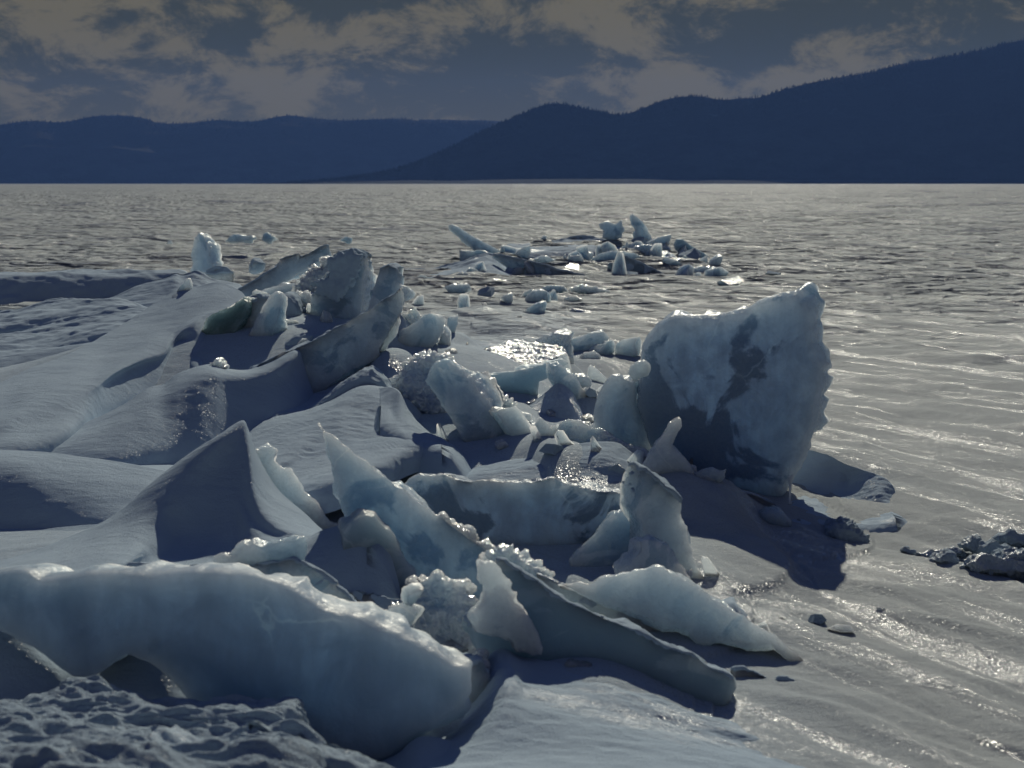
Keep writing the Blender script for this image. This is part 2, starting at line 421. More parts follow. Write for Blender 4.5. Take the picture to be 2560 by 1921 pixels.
# ridge with sharp oblique edge in the middle
loft('snow ridge with a sharp oblique edge, bright left side and dark right side', 'B', [
    [(-420, 1700, 7.3), (-330, 1600, 7.4), (-200, 1500, 7.6), (-100, 1420, 7.8), (30, 1375, 7.95), (200, 1350, 8.1), (380, 1270, 8.2), (560, 1192, 8.2), (760, 1225, 8.0)],
    [(-230, 1790, 6.5), (-5, 1642, 6.8), (95, 1548, 7.0), (198, 1457, 7.2), (298, 1366, 7.4), (398, 1278, 7.6), (495, 1215, 7.75), (580, 1200, 7.8), (745, 1232, 7.8)],
    [(-180, 1830, 6.5), (70, 1720, 6.65), (190, 1640, 6.82), (300, 1560, 6.98), (400, 1480, 7.1), (480, 1400, 7.3), (560, 1330, 7.45), (650, 1290, 7.55), (770, 1300, 7.6)],
    [(-150, 1860, 6.4), (100, 1780, 6.5), (260, 1710, 6.6), (400, 1640, 6.75), (520, 1560, 6.95), (620, 1490, 7.1), (700, 1450, 7.25), (760, 1430, 7.3), (830, 1440, 7.35)],
    [(-100, 1960, 6.2), (180, 1850, 6.2), (380, 1790, 6.25), (560, 1720, 6.4), (700, 1660, 6.55), (800, 1600, 6.7), (900, 1560, 6.8), (960, 1540, 6.9), (1020, 1540, 6.9)],
], back=.4, group=LG, amp=.004, fine=.003)
loft('small snow fin with a bright streaked right flank beside the glazed block', 'B', [
    [(640, 1215, 7.75), (700, 1208), (745, 1222, 7.6), (780, 1262, 7.5), (820, 1330, 7.4), (870, 1400, 7.3), (940, 1470, 7.2), (1030, 1542, 7.1)],
    [(650, 1300, 7.5), (690, 1320), (720, 1350, 7.35), (760, 1400, 7.2), (800, 1440, 7.1), (850, 1460, 7.05), (920, 1510, 7.0), (1030, 1550, 7.0)],
    [(640, 1450, 7.1), (680, 1470), (720, 1490), (760, 1510), (800, 1530), (860, 1560), (940, 1590), (1040, 1600, 6.7)],
], back=.35, group=LG, amp=.006)
# the great ridge, left
loft('great snow-covered ridge climbing from the left edge, with a broad sunlit flank', 'A', [
    [(-300, 1290, 8.0), (0, 1175, 8.4), (200, 1080, 8.7), (450, 985, 9.0), (650, 880, 9.4), (850, 760, 9.8), (1000, 660, 10.1), (1150, 572, 10.3), (1260, 562), (1380, 530), (1480, 552, 10.2), (1560, 595, 10.1), (1592, 655, 10.0)],
    [(-300, 1330, 7.7), (0, 1230, 8.1), (200, 1140, 8.4), (450, 1050, 8.7), (650, 950, 9.1), (850, 830, 9.5), (1000, 730, 9.8), (1150, 650, 9.95), (1250, 620), (1360, 610, 9.95), (1450, 620, 9.95), (1520, 650, 9.9), (1560, 700, 9.8)],
    [(-300, 1450, 7.5), (0, 1340, 7.8), (200, 1250, 8.0), (450, 1160, 8.3), (650, 1060, 8.7), (830, 960, 9.0), (980, 860, 9.3), (1080, 790, 9.5), (1180, 740, 9.6), (1280, 715, 9.65), (1370, 700, 9.7), (1440, 700, 9.7), (1500, 740, 9.6)],
    [(-300, 1520, 7.35), (0, 1420, 7.5), (200, 1340, 7.7), (420, 1260, 7.95), (600, 1190, 8.2), (760, 1090, 8.5), (900, 1018, 8.75), (1060, 960, 9.0), (1110, 900, 9.2), (1170, 840, 9.3), (1260, 780, 9.4), (1340, 760, 9.5), (1430, 800, 9.4)],
    [(-300, 1570, 7.25), (0, 1520, 7.3), (200, 1450, 7.5), (420, 1380, 7.72), (620, 1250, 8.14), (720, 1170, 8.42), (870, 1080, 8.69), (1050, 1030, 8.93), (1115, 970, 9.13), (1165, 920, 9.24), (1280, 900, 9.2), (1360, 900, 9.25), (1440, 910, 9.25)],
    [(-300, 1640, 7.1), (0, 1600, 7.1), (200, 1570, 7.2), (420, 1500, 7.45), (620, 1400, 8.0), (760, 1310, 8.3), (900, 1260, 8.5), (1060, 1180, 8.74), (1160, 1120, 8.95), (1240, 1080, 8.8), (1320, 1040, 8.9), (1380, 1020, 9.0), (1460, 1020, 9.0)],
], back=1.2, group=LG, amp=.004, nu=360, nv=170)
loft('second snow ridge rolling up onto the foot of the long tilted ice wing', 'A', [
    [(150, 1600, 7.5), (400, 1500, 7.7), (620, 1400, 7.85), (800, 1310, 7.95), (940, 1216, 8.05), (1050, 1185), (1150, 1115), (1290, 1066), (1380, 1060, 8.25), (1460, 1085), (1600, 1092, 8.3), (1740, 1040), (1830, 985), (1900, 940, 8.5), (1980, 900, 8.6)],
    [(150, 1615, 7.4), (400, 1540, 7.5), (620, 1460, 7.6), (800, 1370, 7.7), (940, 1290, 7.8), (1050, 1250), (1150, 1190), (1290, 1130), (1380, 1110, 8.0), (1460, 1125), (1600, 1130, 8.1), (1740, 1090), (1830, 1040), (1890, 1010, 8.3), (1950, 980, 8.45)],
    [(150, 1630, 7.3), (400, 1590, 7.3), (620, 1540, 7.35), (800, 1470, 7.45), (940, 1410, 7.55), (1050, 1350, 7.68), (1150, 1290), (1290, 1240), (1380, 1220), (1460, 1230), (1600, 1230, 8.0), (1720, 1210), (1790, 1190), (1850, 1180), (1900, 1170, 8.2)],
    [(150, 1720, 7.15), (400, 1700, 7.15), (620, 1670, 7.15), (800, 1630, 7.2), (940, 1600, 7.3), (1050, 1570, 7.4), (1150, 1560), (1290, 1540), (1380, 1530), (1460, 1520), (1600, 1500, 7.75), (1720, 1500), (1790, 1500), (1850, 1490), (1900, 1480, 7.9)],
], back=.35, group=LG, amp=.004, nu=320, nv=110)
# background drifts, left
loft('dark humped snow drift behind the great ridge, left of centre', 'A', [
    [(640, 660, 13.2), (750, 612), (850, 558), (960, 520), (1060, 480), (1125, 452), (1180, 466), (1250, 452), (1310, 470), (1370, 498), (1500, 520, 13.5)],
    [(660, 665, 12.95), (770, 645), (870, 610), (980, 580), (1060, 560), (1125, 540), (1180, 540), (1250, 540), (1310, 550), (1370, 560), (1500, 580, 13.2)],
    [(700, 680, 12.6), (800, 700), (900, 700), (1000, 690), (1060, 680), (1125, 670), (1180, 660), (1250, 660), (1310, 660), (1370, 660), (1500, 660, 12.8)],
], back=1.0, group=LG, amp=.02)
loft('long low snow swell at the left edge below the humped drift', 'A', [
    [(-400, 735, 13.0), (-100, 712), (100, 690), (300, 665), (500, 645), (700, 640), (800, 648), (900, 670, 12.6)],
    [(-400, 760, 12.7), (-100, 745), (100, 730), (300, 700), (500, 670), (700, 655), (800, 655), (900, 680, 12.3)],
    [(-400, 840, 11.9), (-100, 810), (100, 790), (300, 760), (500, 740), (700, 720), (800, 715), (900, 720, 11.8)],
], back=1.0, group=LG, amp=.03)
loft('low grooved snow swell beside the upper flank of the great ridge', 'A', [
    [(-400, 880, 11.6), (-100, 850), (100, 830), (300, 800), (500, 755), (700, 715), (900, 700), (1000, 690, 11.6)],
    [(-400, 910, 11.2), (-100, 890), (100, 870), (300, 850), (500, 810), (700, 770), (900, 740), (1000, 730, 11.3)],
    [(-400, 1000, 10.6), (-100, 970), (100, 950), (300, 930), (500, 905), (700, 870), (900, 830), (1000, 800, 10.8)],
], back=1.0, group=LG, amp=.035)
loft('snow shelf with a dark shaded face tucked under the great ridge at the left edge', 'A', [
    [(-400, 1010, 10.4), (-100, 992), (100, 975), (300, 955), (450, 935), (600, 915), (750, 880, 10.3)],
    [(-400, 1060, 10.2), (-100, 1050), (100, 1040), (300, 1020), (450, 990), (600, 960), (750, 930, 10.1)],
    [(-400, 1250, 9.8), (-100, 1240), (100, 1200), (300, 1130), (450, 1060), (600, 1010), (750, 960, 9.9)],
], back=1.0, group=LG, amp=.012)
loft('thin dark line of snow drift lying across the lake at the far left', 'A', [
    [(-500, 470, 21), (-100, 462), (200, 466), (420, 458), (560, 444), (700, 456), (850, 462), (1000, 462), (1150, 470, 21)],
    [(-500, 482, 20.5), (-100, 480), (200, 480), (420, 470), (560, 458), (700, 468), (850, 476), (1000, 474), (1150, 478, 20.5)],
    [(-500, 520, 19.4), (-100, 520), (200, 512), (420, 500), (560, 490), (700, 490), (850, 490), (1000, 488), (1150, 490, 19.8)],
], back=1.4, group=LG, amp=.03, skirt=.7)
# mounds in the middle
loft('rounded snow mound with a dark hollow above the patchy ice panel', 'E', [
    [(1150, 470, 6.85), (1300, 432), (1450, 400), (1620, 372), (1780, 330), (1930, 285), (2080, 270), (2180, 285), (2260, 340), (2340, 420, 6.9)],
    [(1150, 490, 6.7), (1300, 460), (1450, 440), (1620, 420), (1780, 400), (1930, 370), (2080, 370), (2180, 400), (2260, 440), (2340, 480, 6.65)],
    [(1150, 510, 6.6), (1300, 490), (1450, 480), (1620, 470), (1780, 470), (1930, 450), (2080, 470), (2180, 490), (2260, 510), (2340, 540, 6.55)],
    [(1150, 600, 6.45), (1300, 600), (1450, 600), (1620, 600), (1780, 600), (1930, 600), (2080, 610), (2180, 620), (2260, 620), (2340, 640, 6.4)],
], back=.5, group=LG, amp=.004, fine=.003)
loft('dark triangular snow drift leaning on the tall ice fin right of centre', 'B', [
    [(1500, 1350, 8.1), (1560, 1325), (1640, 1285), (1710, 1235), (1760, 1190), (1800, 1180), (1870, 1220), (1920, 1310), (1960, 1400, 7.9)],
    [(1500, 1380, 7.95), (1560, 1370), (1640, 1340), (1710, 1310), (1760, 1290), (1800, 1290), (1870, 1310), (1920, 1370), (1960, 1430, 7.8)],
    [(1500, 1500, 7.7), (1560, 1500), (1640, 1500), (1710, 1500), (1760, 1500), (1800, 1500), (1870, 1500), (1920, 1500), (1960, 1500, 7.7)],
], back=.3, group=LG)
loft('dark low snow drift behind the glittering flat slab', 'B', [
    [(1040, 900, 10.6), (1120, 888), (1200, 895), (1280, 905), (1350, 920), (1450, 950, 10.4)],
    [(1040, 940, 10.4), (1120, 940), (1200, 950), (1280, 950), (1350, 960), (1450, 980, 10.2)],
    [(1040, 1020, 10.1), (1120, 1020), (1200, 1020), (1280, 1020), (1350, 1020), (1450, 1020, 10.0)],
], back=.6, group=LG)
loft('snow apron at the right foot of the leaning cone of ice', 'F', [
    [(790, 760, 6.1), (840, 860, 6.0), (880, 970, 5.9), (930, 1030, 5.8), (1000, 1065, 5.7), (1060, 1120, 5.6), (1100, 1190, 5.5), (1125, 1260, 5.35)],
    [(800, 820, 5.9), (835, 930, 5.75), (860, 1040, 5.65), (900, 1130, 5.55), (950, 1190, 5.45), (990, 1240, 5.4), (1030, 1270, 5.3), (1110, 1290, 5.2)],
    [(800, 1000, 5.6), (830, 1100, 5.5), (860, 1180, 5.4), (900, 1240, 5.3), (950, 1290, 5.25), (990, 1320, 5.2), (1060, 1340, 5.1), (1130, 1340, 5.05)],
], back=.5, group=LG, amp=.006)
# scooped bank right of the great slab
loft('scooped snow bank with a dark overhanging face right of the great upright slab', 'F', [
    [(1330, 340, 7.5), (1480, 318), (1590, 320), (1700, 342), (1800, 395), (1910, 440), (2000, 470), (2070, 495), (2125, 535), (2162, 600), (2168, 660, 7.15)],
    [(1330, 430, 7.4), (1480, 425), (1590, 435), (1690, 455), (1780, 500), (1850, 540, 7.3), (1930, 575, 7.2), (2010, 580, 7.15), (2060, 600), (2100, 650), (2130, 690, 7.0)],
    [(1330, 560, 7.28), (1480, 575), (1570, 590), (1660, 605), (1730, 640, 7.15), (1800, 665, 7.05), (1870, 695), (1950, 715), (2010, 725), (2070, 725), (2120, 712, 6.95)],
    [(1330, 660, 6.95), (1480, 660), (1570, 655), (1660, 675), (1730, 710), (1800, 752, 6.85), (1880, 768), (1950, 752), (2010, 748), (2070, 738), (2130, 725, 6.85)],
    [(1330, 790, 6.45), (1480, 790), (1600, 800), (1700, 805), (1780, 810), (1850, 815), (1920, 815), (1980, 810), (2040, 800), (2100, 790), (2160, 770, 6.6)],
], back=.5, group=LG, amp=.004, fine=.004)
# foreground snow
loft('sunlit foreground snow bank running down to the right below the dark ice beam', 'H', [
    [(1000, 1480, 3.95), (1150, 1380, 4.0), (1230, 1180, 4.1), (1290, 1020, 4.2), (1360, 915, 4.25), (1450, 893), (1530, 935), (1700, 962, 4.25), (1900, 1008, 4.2), (2100, 1090, 4.12), (2360, 1170), (2500, 1235), (2700, 1310, 4.05), (2900, 1360), (3100, 1415), (3300, 1480), (3600, 1560, 4.2), (4100, 1640, 4.1)],
    [(900, 1540, 3.8), (1100, 1450, 3.85), (1230, 1300, 3.95), (1400, 1100), (1500, 1050), (1580, 1080), (1750, 1090, 4.1), (1950, 1130, 4.05), (2150, 1190, 4.0), (2380, 1260), (2520, 1310), (2720, 1370), (2920, 1420), (3120, 1480), (3320, 1540), (3600, 1600, 3.95), (4100, 1680, 4.0)],
    [(800, 1640, 3.65), (1000, 1540, 3.7), (1200, 1420, 3.8), (1400, 1280), (1500, 1260), (1600, 1270), (1800, 1290), (2000, 1320), (2200, 1360), (2400, 1400), (2560, 1430), (2760, 1480), (2960, 1520), (3150, 1560), (3350, 1600), (3600, 1660, 3.9), (4100, 1740, 3.85)],
    [(700, 1720, 3.5), (1300, 1600, 3.55), (2000, 1580), (2800, 1640), (3600, 1760), (4100, 1800, 3.6)],
    [(700, 1900, 3.1), (1300, 1900), (2000, 1900), (2800, 1900), (3600, 1960), (4100, 2000, 3.3)],
], back=.35, amp=.004, fine=.003, group=LG, nu=420, nv=160)
loft('foreground snow swell below the tip of the great foreground slab', 'H', [
    [(560, 1660, 3.75), (660, 1625), (760, 1570), (830, 1500), (900, 1455), (1000, 1455), (1100, 1480), (1250, 1520), (1400, 1600, 3.75)],
    [(560, 1700, 3.65), (660, 1680), (760, 1640), (830, 1590), (900, 1560), (1000, 1560), (1100, 1570), (1250, 1600), (1400, 1660, 3.65)],
    [(560, 1850, 3.4), (660, 1850), (760, 1850), (830, 1850), (900, 1850), (1000, 1850), (1100, 1850), (1250, 1850), (1400, 1850, 3.4)],
], back=.3, group=LG)
FGL = 'crusted snow lumps in the near left corner'
loft('crusted snow hump with a dark hollow below the notch of the foreground slab', 'G', [
    [(-200, 1240, 3.5), (0, 1195), (130, 1190), (260, 1150), (370, 1105), (470, 1078, 3.6), (600, 1095), (730, 1128), (850, 1180), (1000, 1215, 3.6), (1200, 1235), (1500, 1245), (1750, 1245), (1890, 1225, 3.6), (1930, 1330, 3.5)],
    [(-200, 1290, 3.35), (0, 1270), (130, 1260), (260, 1240), (370, 1200), (470, 1170, 3.48), (600, 1180), (730, 1210), (850, 1250), (1000, 1290), (1200, 1300), (1500, 1300), (1700, 1300), (1840, 1320, 3.42), (1930, 1380, 3.4)],
    [(-200, 1400, 3.2), (0, 1390), (130, 1370), (260, 1370), (370, 1380), (470, 1380, 3.35), (600, 1400), (730, 1430), (850, 1450), (1000, 1450), (1200, 1440), (1350, 1450), (1500, 1430), (1700, 1420, 3.35), (1930, 1450, 3.3)],
    [(-200, 1700, 2.95), (0, 1700), (470, 1700), (850, 1700), (1200, 1700), (1500, 1700), (1930, 1700, 3.0)],
], back=.3, amp=.022, fine=.018, mat=M_CRUST, nu=420, nv=150, group=FGL)
loft('blurred snow hump with glinting edge in the near left foreground', 'G', [
    [(1380, 1560, 3.1), (1480, 1430), (1560, 1330, 3.15), (1650, 1290), (1760, 1290), (1850, 1330), (2000, 1400), (2110, 1460), (2230, 1470), (2350, 1520), (2440, 1620, 3.1)],
    [(1380, 1600, 3.0), (1480, 1500), (1560, 1440, 3.05), (1650, 1410), (1760, 1420), (1850, 1450), (2000, 1500), (2110, 1530), (2230, 1560), (2350, 1610), (2440, 1680, 3.0)],
    [(1380, 1800, 2.8), (1560, 1800), (1760, 1800), (2000, 1800), (2230, 1800), (2440, 1800, 2.8)],
], back=.25, amp=.03, fine=.014, mat=M_CRUST, group=FGL)
loft('rough granular snow strip along the bottom left edge of the view', 'G', [
    [(-200, 1460, 2.95), (0, 1450), (150, 1440), (300, 1450), (500, 1420), (700, 1440), (850, 1470), (1000, 1500), (1200, 1520), (1400, 1560), (1600, 1570), (1800, 1590, 2.9)],
    [(-200, 1520, 2.85), (0, 1520), (150, 1520), (300, 1520), (500, 1520), (700, 1530), (850, 1550), (1000, 1570), (1200, 1590), (1400, 1620), (1600, 1630), (1800, 1650, 2.8)],
    [(-200, 1800, 2.6), (300, 1800), (850, 1800), (1400, 1800), (1800, 1800, 2.6)],
], back=.25, amp=.035, fine=.018, mat=M_CRUST, nu=360, nv=110, group=FGL)

# ------------------------------------------------------------------ ice
def resample(poly, step):
    P = np.array(poly, dtype=float); out = []
    n = len(P)
    for i in range(n):
        a, b = P[i], P[(i + 1) % n]
        k = max(1, int(np.linalg.norm(b - a) / step))
        for j in range(k): out.append(a + (b - a) * j / k)
    return np.array(out)

def remesh(verts, faces, voxel):
    me = bpy.data.meshes.new('tmp'); me.from_pydata([tuple(v) for v in verts], [], faces); me.update()
    o = bpy.data.objects.new('tmp', me); COL.objects.link(o)
    md = o.modifiers.new('r', 'REMESH'); md.mode = 'VOXEL'; md.voxel_size = voxel
    sm = o.modifiers.new('s', 'SMOOTH'); sm.factor = .5; sm.iterations = 1
    dg = bpy.context.evaluated_depsgraph_get()
    ev = o.evaluated_get(dg); m2 = bpy.data.meshes.new_from_object(ev)
    n = len(m2.vertices)
    co = np.zeros(n * 3, dtype=np.float32); m2.vertices.foreach_get('co', co)
    nm = np.zeros(n * 3, dtype=np.float32); m2.vertices.foreach_get('normal', nm)
    q = [tuple(p.vertices) for p in m2.polygons]
    bpy.data.objects.remove(o); bpy.data.meshes.remove(me); bpy.data.meshes.remove(m2)
    return co.reshape(-1, 3).astype(float), nm.reshape(-1, 3).astype(float), q

_seed = [0]
def ice(label, tile, pts, Y, th=.15, yaw=0, lean=0, voxel=None, jag=1.0, amp=.012, rough=.25, mat=None, name='ice_slab', cat='ice slab',
        group='broken ice slabs of the pressure ridge', crust=0., inset=.03, chunk=False, anchor=None, push=(0, 0, 0), shrink=.93, crust_n=.45, bank=True, settle=False, facets=1.):
    _seed[0] += 1; sd = _seed[0] * 7.31
    P = px(tile, pts) if tile else pts
    P = np.array([(p[0], p[1]) for p in P])
    dpx = Y / F                                           # metres per photograph pixel
    if voxel is None: voxel = float(np.clip(2.6 * dpx, .0062, .05))
    R = resample(P, max(6., 2.2 * voxel / dpx))
    # broken edge
    seg = np.roll(R, -1, 0) - np.roll(R, 1, 0)
    nrm2 = np.stack([seg[:, 1], -seg[:, 0]], 1) / (np.linalg.norm(seg, axis=1, keepdims=True) + 1e-6)
    k = 1 / 14.
    j = vnoise(R[:, 0] * k * .8, R[:, 1] * k * .8, sd) * 1.3 * (.3 + np.abs(vnoise(R[:, 0] / 60., R[:, 1] / 60., sd + 3)) * 2) + vnoise(R[:, 0] * k * 3, R[:, 1] * k * 3, sd) * 1.1
    R = R + nrm2 * (j * jag)[:, None]
    ax, ay = anchor or (P[:, 0].mean(), P[:, 1].max())
    if not anchor:
        while True:                                        # never deeper than the lake surface
            w0 = W(ax, ay, Y)
            if w0[2] > -.03 * max(1, Y / 8) or Y < 2: break
            Y *= .99
        Y0 = Y
        while settle:                                      # and never hovering far above the snow
            w0 = W(ax, ay, Y)
            if w0[2] - float(ground_z(np.array([w0[0]]), np.array([w0[1]]))[0]) < (.07 + .012 * max(0, Y - 9)) or Y > Y0 * 1.5: break
            Y *= 1.01
        w0 = W(ax, ay, Y)
        if bank and 0 < w0[2] < .26 + float(ground_z(np.array([w0[0]]), np.array([w0[1]]))[0]):
            wd_ = np.ptp(P[:, 0]) * Y / F
            BANKS.append((w0[0], w0[1] + .05, max(wd_ * .62, .2 + .012 * Y), min(.2 + .045 * Y, .62), w0[2] + .03))
    C0 = W(ax, ay, Y)
    ya, le = math.radians(yaw), math.radians(lean)
    nv = np.array([math.sin(ya) * math.cos(le), -math.cos(ya) * math.cos(le), math.sin(le)])
    O = np.array([0, 0, CAM_H])
    front = []
    for u, v in R:
        rx, rz = ray(u, v); d = np.array([rx, 1, rz])
        t = np.dot(C0 - O, nv) / np.dot(d, nv)
        front.append(O + d * t)
    front = np.array(front); n = len(front)
    cen = front.mean(0); back_dir = -nv * th + np.array(push)
    if chunk:
        layers = [cen + (front - cen) * .80 - back_dir * .22, cen + (front - cen) * .97 - back_dir * .06, front, cen + (front - cen) * .96 + back_dir * .55,
                  cen + (front - cen) * .7 + back_dir]
    else:
        dj = (fbm(front[:, 0] * 9 + sd, front[:, 1] * 9, front[:, 2] * 9, 3) * .06 * th)[:, None]
        side = (front - cen); side /= (np.linalg.norm(side, axis=1, keepdims=True) + 1e-9)
        layers = [cen + (front - cen) * (1 - inset) , front + back_dir * .12, front + back_dir * .5 + side * dj * 3, cen + (front - cen) * shrink + back_dir + side * dj * 5]
    V = np.concatenate(layers); Fc = [list(range(n))[::-1]]
    for L_ in range(len(layers) - 1):
        a, b = L_ * n, (L_ + 1) * n
        for i in range(n):
            k2 = (i + 1) % n
            Fc.append([a + i, a + k2, b + k2, b + i])
    Fc.append([(len(layers) - 1) * n + i for i in range(n)])
    co, nm, q = remesh(V, Fc, voxel)
    x, y, z = co.T
    big = fbm(x * 4.5 + sd, y * 4.5, z * 4.5, 3)
    facet = ridged(x * 9 + sd, y * 9, z * 9, 3) if chunk or rough > .4 else 0
    fine = fbm(x * 38 + sd, y * 38, z * 38, 3)
    # broken side faces are rougher than the sheet faces
    sideness = 1 - np.abs(nm @ nv)
    d = amp * .7 * big + amp * .4 * facet + amp * rough * fine * (.15 + 1.3 * sideness)
    ws = 1. / max(.11, .022 * Y)
    wq = worley(x * ws + sd, y * ws, z * ws * .8, int(sd)); wr = worley(x * ws * 2.7, y * ws * 2.7, z * ws * 2.2, int(sd) + 5)
    d = d + facets / ws * (.06 * (wq - .35) + .03 * (wr - .35)) * (1. if chunk else .2 + .5 * sideness)
    co = co + nm * d[:, None]
    o = make_mesh(name, co, [t for t in q if len(t) == 4], mat or M_ICE)
    tag(o, label, cat, group)
    if crust:
        me = o.data
        nn = np.zeros(len(co) * 3, dtype=np.float32); me.vertices.foreach_get('normal', nn); nn = nn.reshape(-1, 3)
        zt = (co[:, 2] - co[:, 2].min()) / (np.ptp(co[:, 2]) + 1e-6)
        m = sstep(crust_n - .15, crust_n + .25, nn[:, 2] + .22 * fbm(x * 7 + sd, y * 7, z * 7, 3)) * sstep(.15, .35, zt)
        off = (m * crust * (1 + .35 * fbm(x * 16, y * 16, z * 16, 3)) - .004)
        cc = co + nn * off[:, None]
        Q = np.array([t for t in q if len(t) == 4])
        keep = (m[Q].max(1) > .02)
        Q = Q[keep]
        if len(Q) > 20:
            lab_ = np.arange(len(co))
            for _ in range(400):
                mn = lab_[Q].min(1); old = lab_.copy()
                for cidx in range(4): np.minimum.at(lab_, Q[:, cidx], mn)
                lab_ = lab_[lab_]
                if (lab_ == old).all(): break
            ids, cn = np.unique(lab_[Q[:, 0]], return_counts=True)
            Q = Q[lab_[Q[:, 0]] == ids[cn.argmax()]]
            used = np.unique(Q); mp = -np.ones(len(co), dtype=int); mp[used] = np.arange(len(used))
            make_mesh('snow_crust', cc[used], mp[Q], M_SNOW, parent=o)
    return o

loft('steep shaded snow face filling the gap under the foreground slab', 'G', [
    [(-200, 640, 4.06), (0, 740), (200, 840), (330, 930), (430, 985), (560, 1000), (680, 950), (780, 880), (900, 880), (1050, 940), (1200, 1050, 4.06)],
    [(-200, 900, 3.99), (0, 940), (200, 980), (330, 1030), (430, 1080), (560, 1090), (680, 1080), (780, 1060), (900, 1060), (1050, 1100), (1200, 1180, 3.99)],
    [(-200, 1180, 3.93), (0, 1200), (200, 1210), (330, 1220), (430, 1230), (560, 1230), (680, 1230), (780, 1230), (900, 1240), (1050, 1260), (1200, 1300, 3.93)],
], back=.05, group=LG, amp=.003, ends=.1)
# ---- foreground
ice('huge rounded foreground ice slab across the lower left, melted smooth and teal below', None,
    px('G', [(-140, 430), (60, 400), (150, 400), (240, 450), (400, 430), (560, 400), (760, 405), (940, 425), (1150, 405), (1400, 400), (1600, 415),
             (1720, 440), (1850, 490), (1950, 560), (2060, 630)]) +
    px('H', [(300, 645), (420, 675), (520, 690), (640, 760), (760, 800), (900, 870), (1000, 920), (1100, 985), (1190, 1010), (1225, 1030), (1230, 1190), (1190, 1260),
             (1060, 1370), (1000, 1430), (860, 1490), (740, 1610), (650, 1640), (480, 1640), (300, 1560), (0, 1500), (-300, 1400)]) +
    px('G', [(1250, 1300), (1100, 1120), (950, 1000), (800, 925), (730, 950), (660, 1020), (560, 1068), (450, 1066), (340, 1000), (200, 885), (0, 785), (-140, 740)]),
    4.12, th=.17, yaw=-6, lean=8, jag=1.0, facets=.25, amp=.010, mat=M_FORE, voxel=.0068, crust=.0, push=(0, 0, .02), rough=.12)
ice('clear lumpy ice fragment perched behind the crest of the foreground slab', 'G',
    [(1395, 380), (1388, 305), (1430, 280), (1470, 305), (1505, 240), (1570, 190), (1595, 215), (1620, 178), (1700, 215), (1800, 190), (1880, 166), (1950, 178), (1972, 225), (1950, 380)],
    4.55, th=.12, lean=8, chunk=True, amp=.014, mat=M_ICE, name='ice_fragment', cat='ice fragment')
ice('thin pale ice strip along the back of the foreground slab, crusted with frost', None,
    px('G', [(780, 420), (820, 332), (1000, 337), (1200, 347), (1380, 352), (1560, 342), (1700, 332), (1870, 303), (1980, 340), (2060, 382), (2120, 430), (2180, 500)]) +
    px('H', [(400, 500), (470, 570), (560, 640), (640, 720), (600, 800), (300, 720), (100, 620), (-150, 520), (-500, 480)]),
    4.42, th=.10, yaw=-6, lean=22, jag=1.8, mat=M_ICE2, crust=.006)
ice('long blade of ice rising to a sharp tip at its left end, centre of the view', 'E',
    [(245, 152), (330, 215), (430, 300), (560, 392), (660, 480), (770, 560), (900, 650), (1030, 735), (1140, 830), (1230, 890), (1320, 945), (1400, 985), (1450, 1050),
     (1450, 1300), (1300, 1420), (1000, 1400), (700, 1280), (520, 1080), (440, 900), (405, 760), (380, 650), (355, 560), (322, 420), (290, 300), (262, 220)],
    5.35, th=.16, yaw=8, lean=8, jag=1.2, mat=M_ICE2, amp=.012)
ice('dark wedge of ice standing in front of the pointed blade', 'E',
    [(420, 800), (480, 765), (550, 728), (620, 758), (670, 830), (715, 840), (760, 930), (820, 1030), (870, 1090), (900, 1180), (930, 1300), (700, 1330), (450, 1290), (380, 1100), (400, 920)],
    4.95, th=.16, yaw=14, lean=6, mat=M_TEAL, amp=.012)
loft('dark snow drift banked against the left side of the wedge', 'E', [
    [(-50, 930, 5.1), (80, 880), (180, 880), (260, 845), (350, 815), (440, 785), (540, 740, 5.15), (600, 790, 5.1)],
    [(-50, 960, 5.02), (80, 920), (180, 930), (260, 920), (350, 900), (440, 880), (520, 880, 5.0), (560, 930, 4.98)],
    [(-50, 1200, 4.8), (80, 1200), (180, 1200), (260, 1200), (350, 1210), (440, 1230), (500, 1250, 4.8), (560, 1280, 4.8)],
], back=.25, group=LG)
ice('long dark ice beam slanting down to the right with a clean rounded end', None,
    px('H', [(1200, 760), (1260, 600), (1330, 420), (1390, 300), (1450, 300), (1500, 345), (1560, 380), (1640, 430), (1700, 490), (1860, 585), (1960, 620), (2060, 665), (2212, 735)]) +
    px('I', [(560, 800), (700, 875), (800, 905), (880, 940), (960, 1010), (1060, 1040), (1112, 1078), (1136, 1150), (1092, 1235), (1040, 1298), (900, 1285), (700, 1300), (300, 1260)]) +
    px('H', [(2000, 1200), (1700, 1100), (1400, 1000), (1250, 920)]),
    4.72, th=.16, yaw=-4, lean=16, jag=.8, bank=False, mat=M_TEAL, amp=.012, crust=.006)
ice('thin rail of ice lying just behind the dark beam', None,
    px('H', [(1640, 400), (1730, 430), (1800, 465)]) + px('I', [(150, 522), (290, 582), (400, 630), (480, 662), (600, 715), (700, 770), (800, 830), (860, 862), (885, 900), (780, 905), (600, 840), (380, 735), (180, 640), (0, 560)]) +
    px('H', [(1700, 500)]), 5.0, th=.09, yaw=-4, lean=20, jag=1.2, mat=M_ICE2, crust=.006)
ice('jagged upright ice splinter with a notched top, in front of the dark beam', 'H',
    [(1280, 332), (1380, 343), (1420, 380), (1440, 410), (1495, 465), (1490, 520), (1535, 515), (1535, 580), (1565, 595), (1620, 685), (1680, 790), (1712, 905), (1690, 950), (1600, 945), (1510, 925), (1485, 850),
     (1400, 815), (1280, 790), (1215, 700), (1232, 655), (1285, 640), (1325, 570), (1322, 480), (1290, 475)],
    4.2, bank=False, th=.07, yaw=10, lean=5, jag=1.3, mat=M_ICE2, name='ice_shard', cat='ice shard')
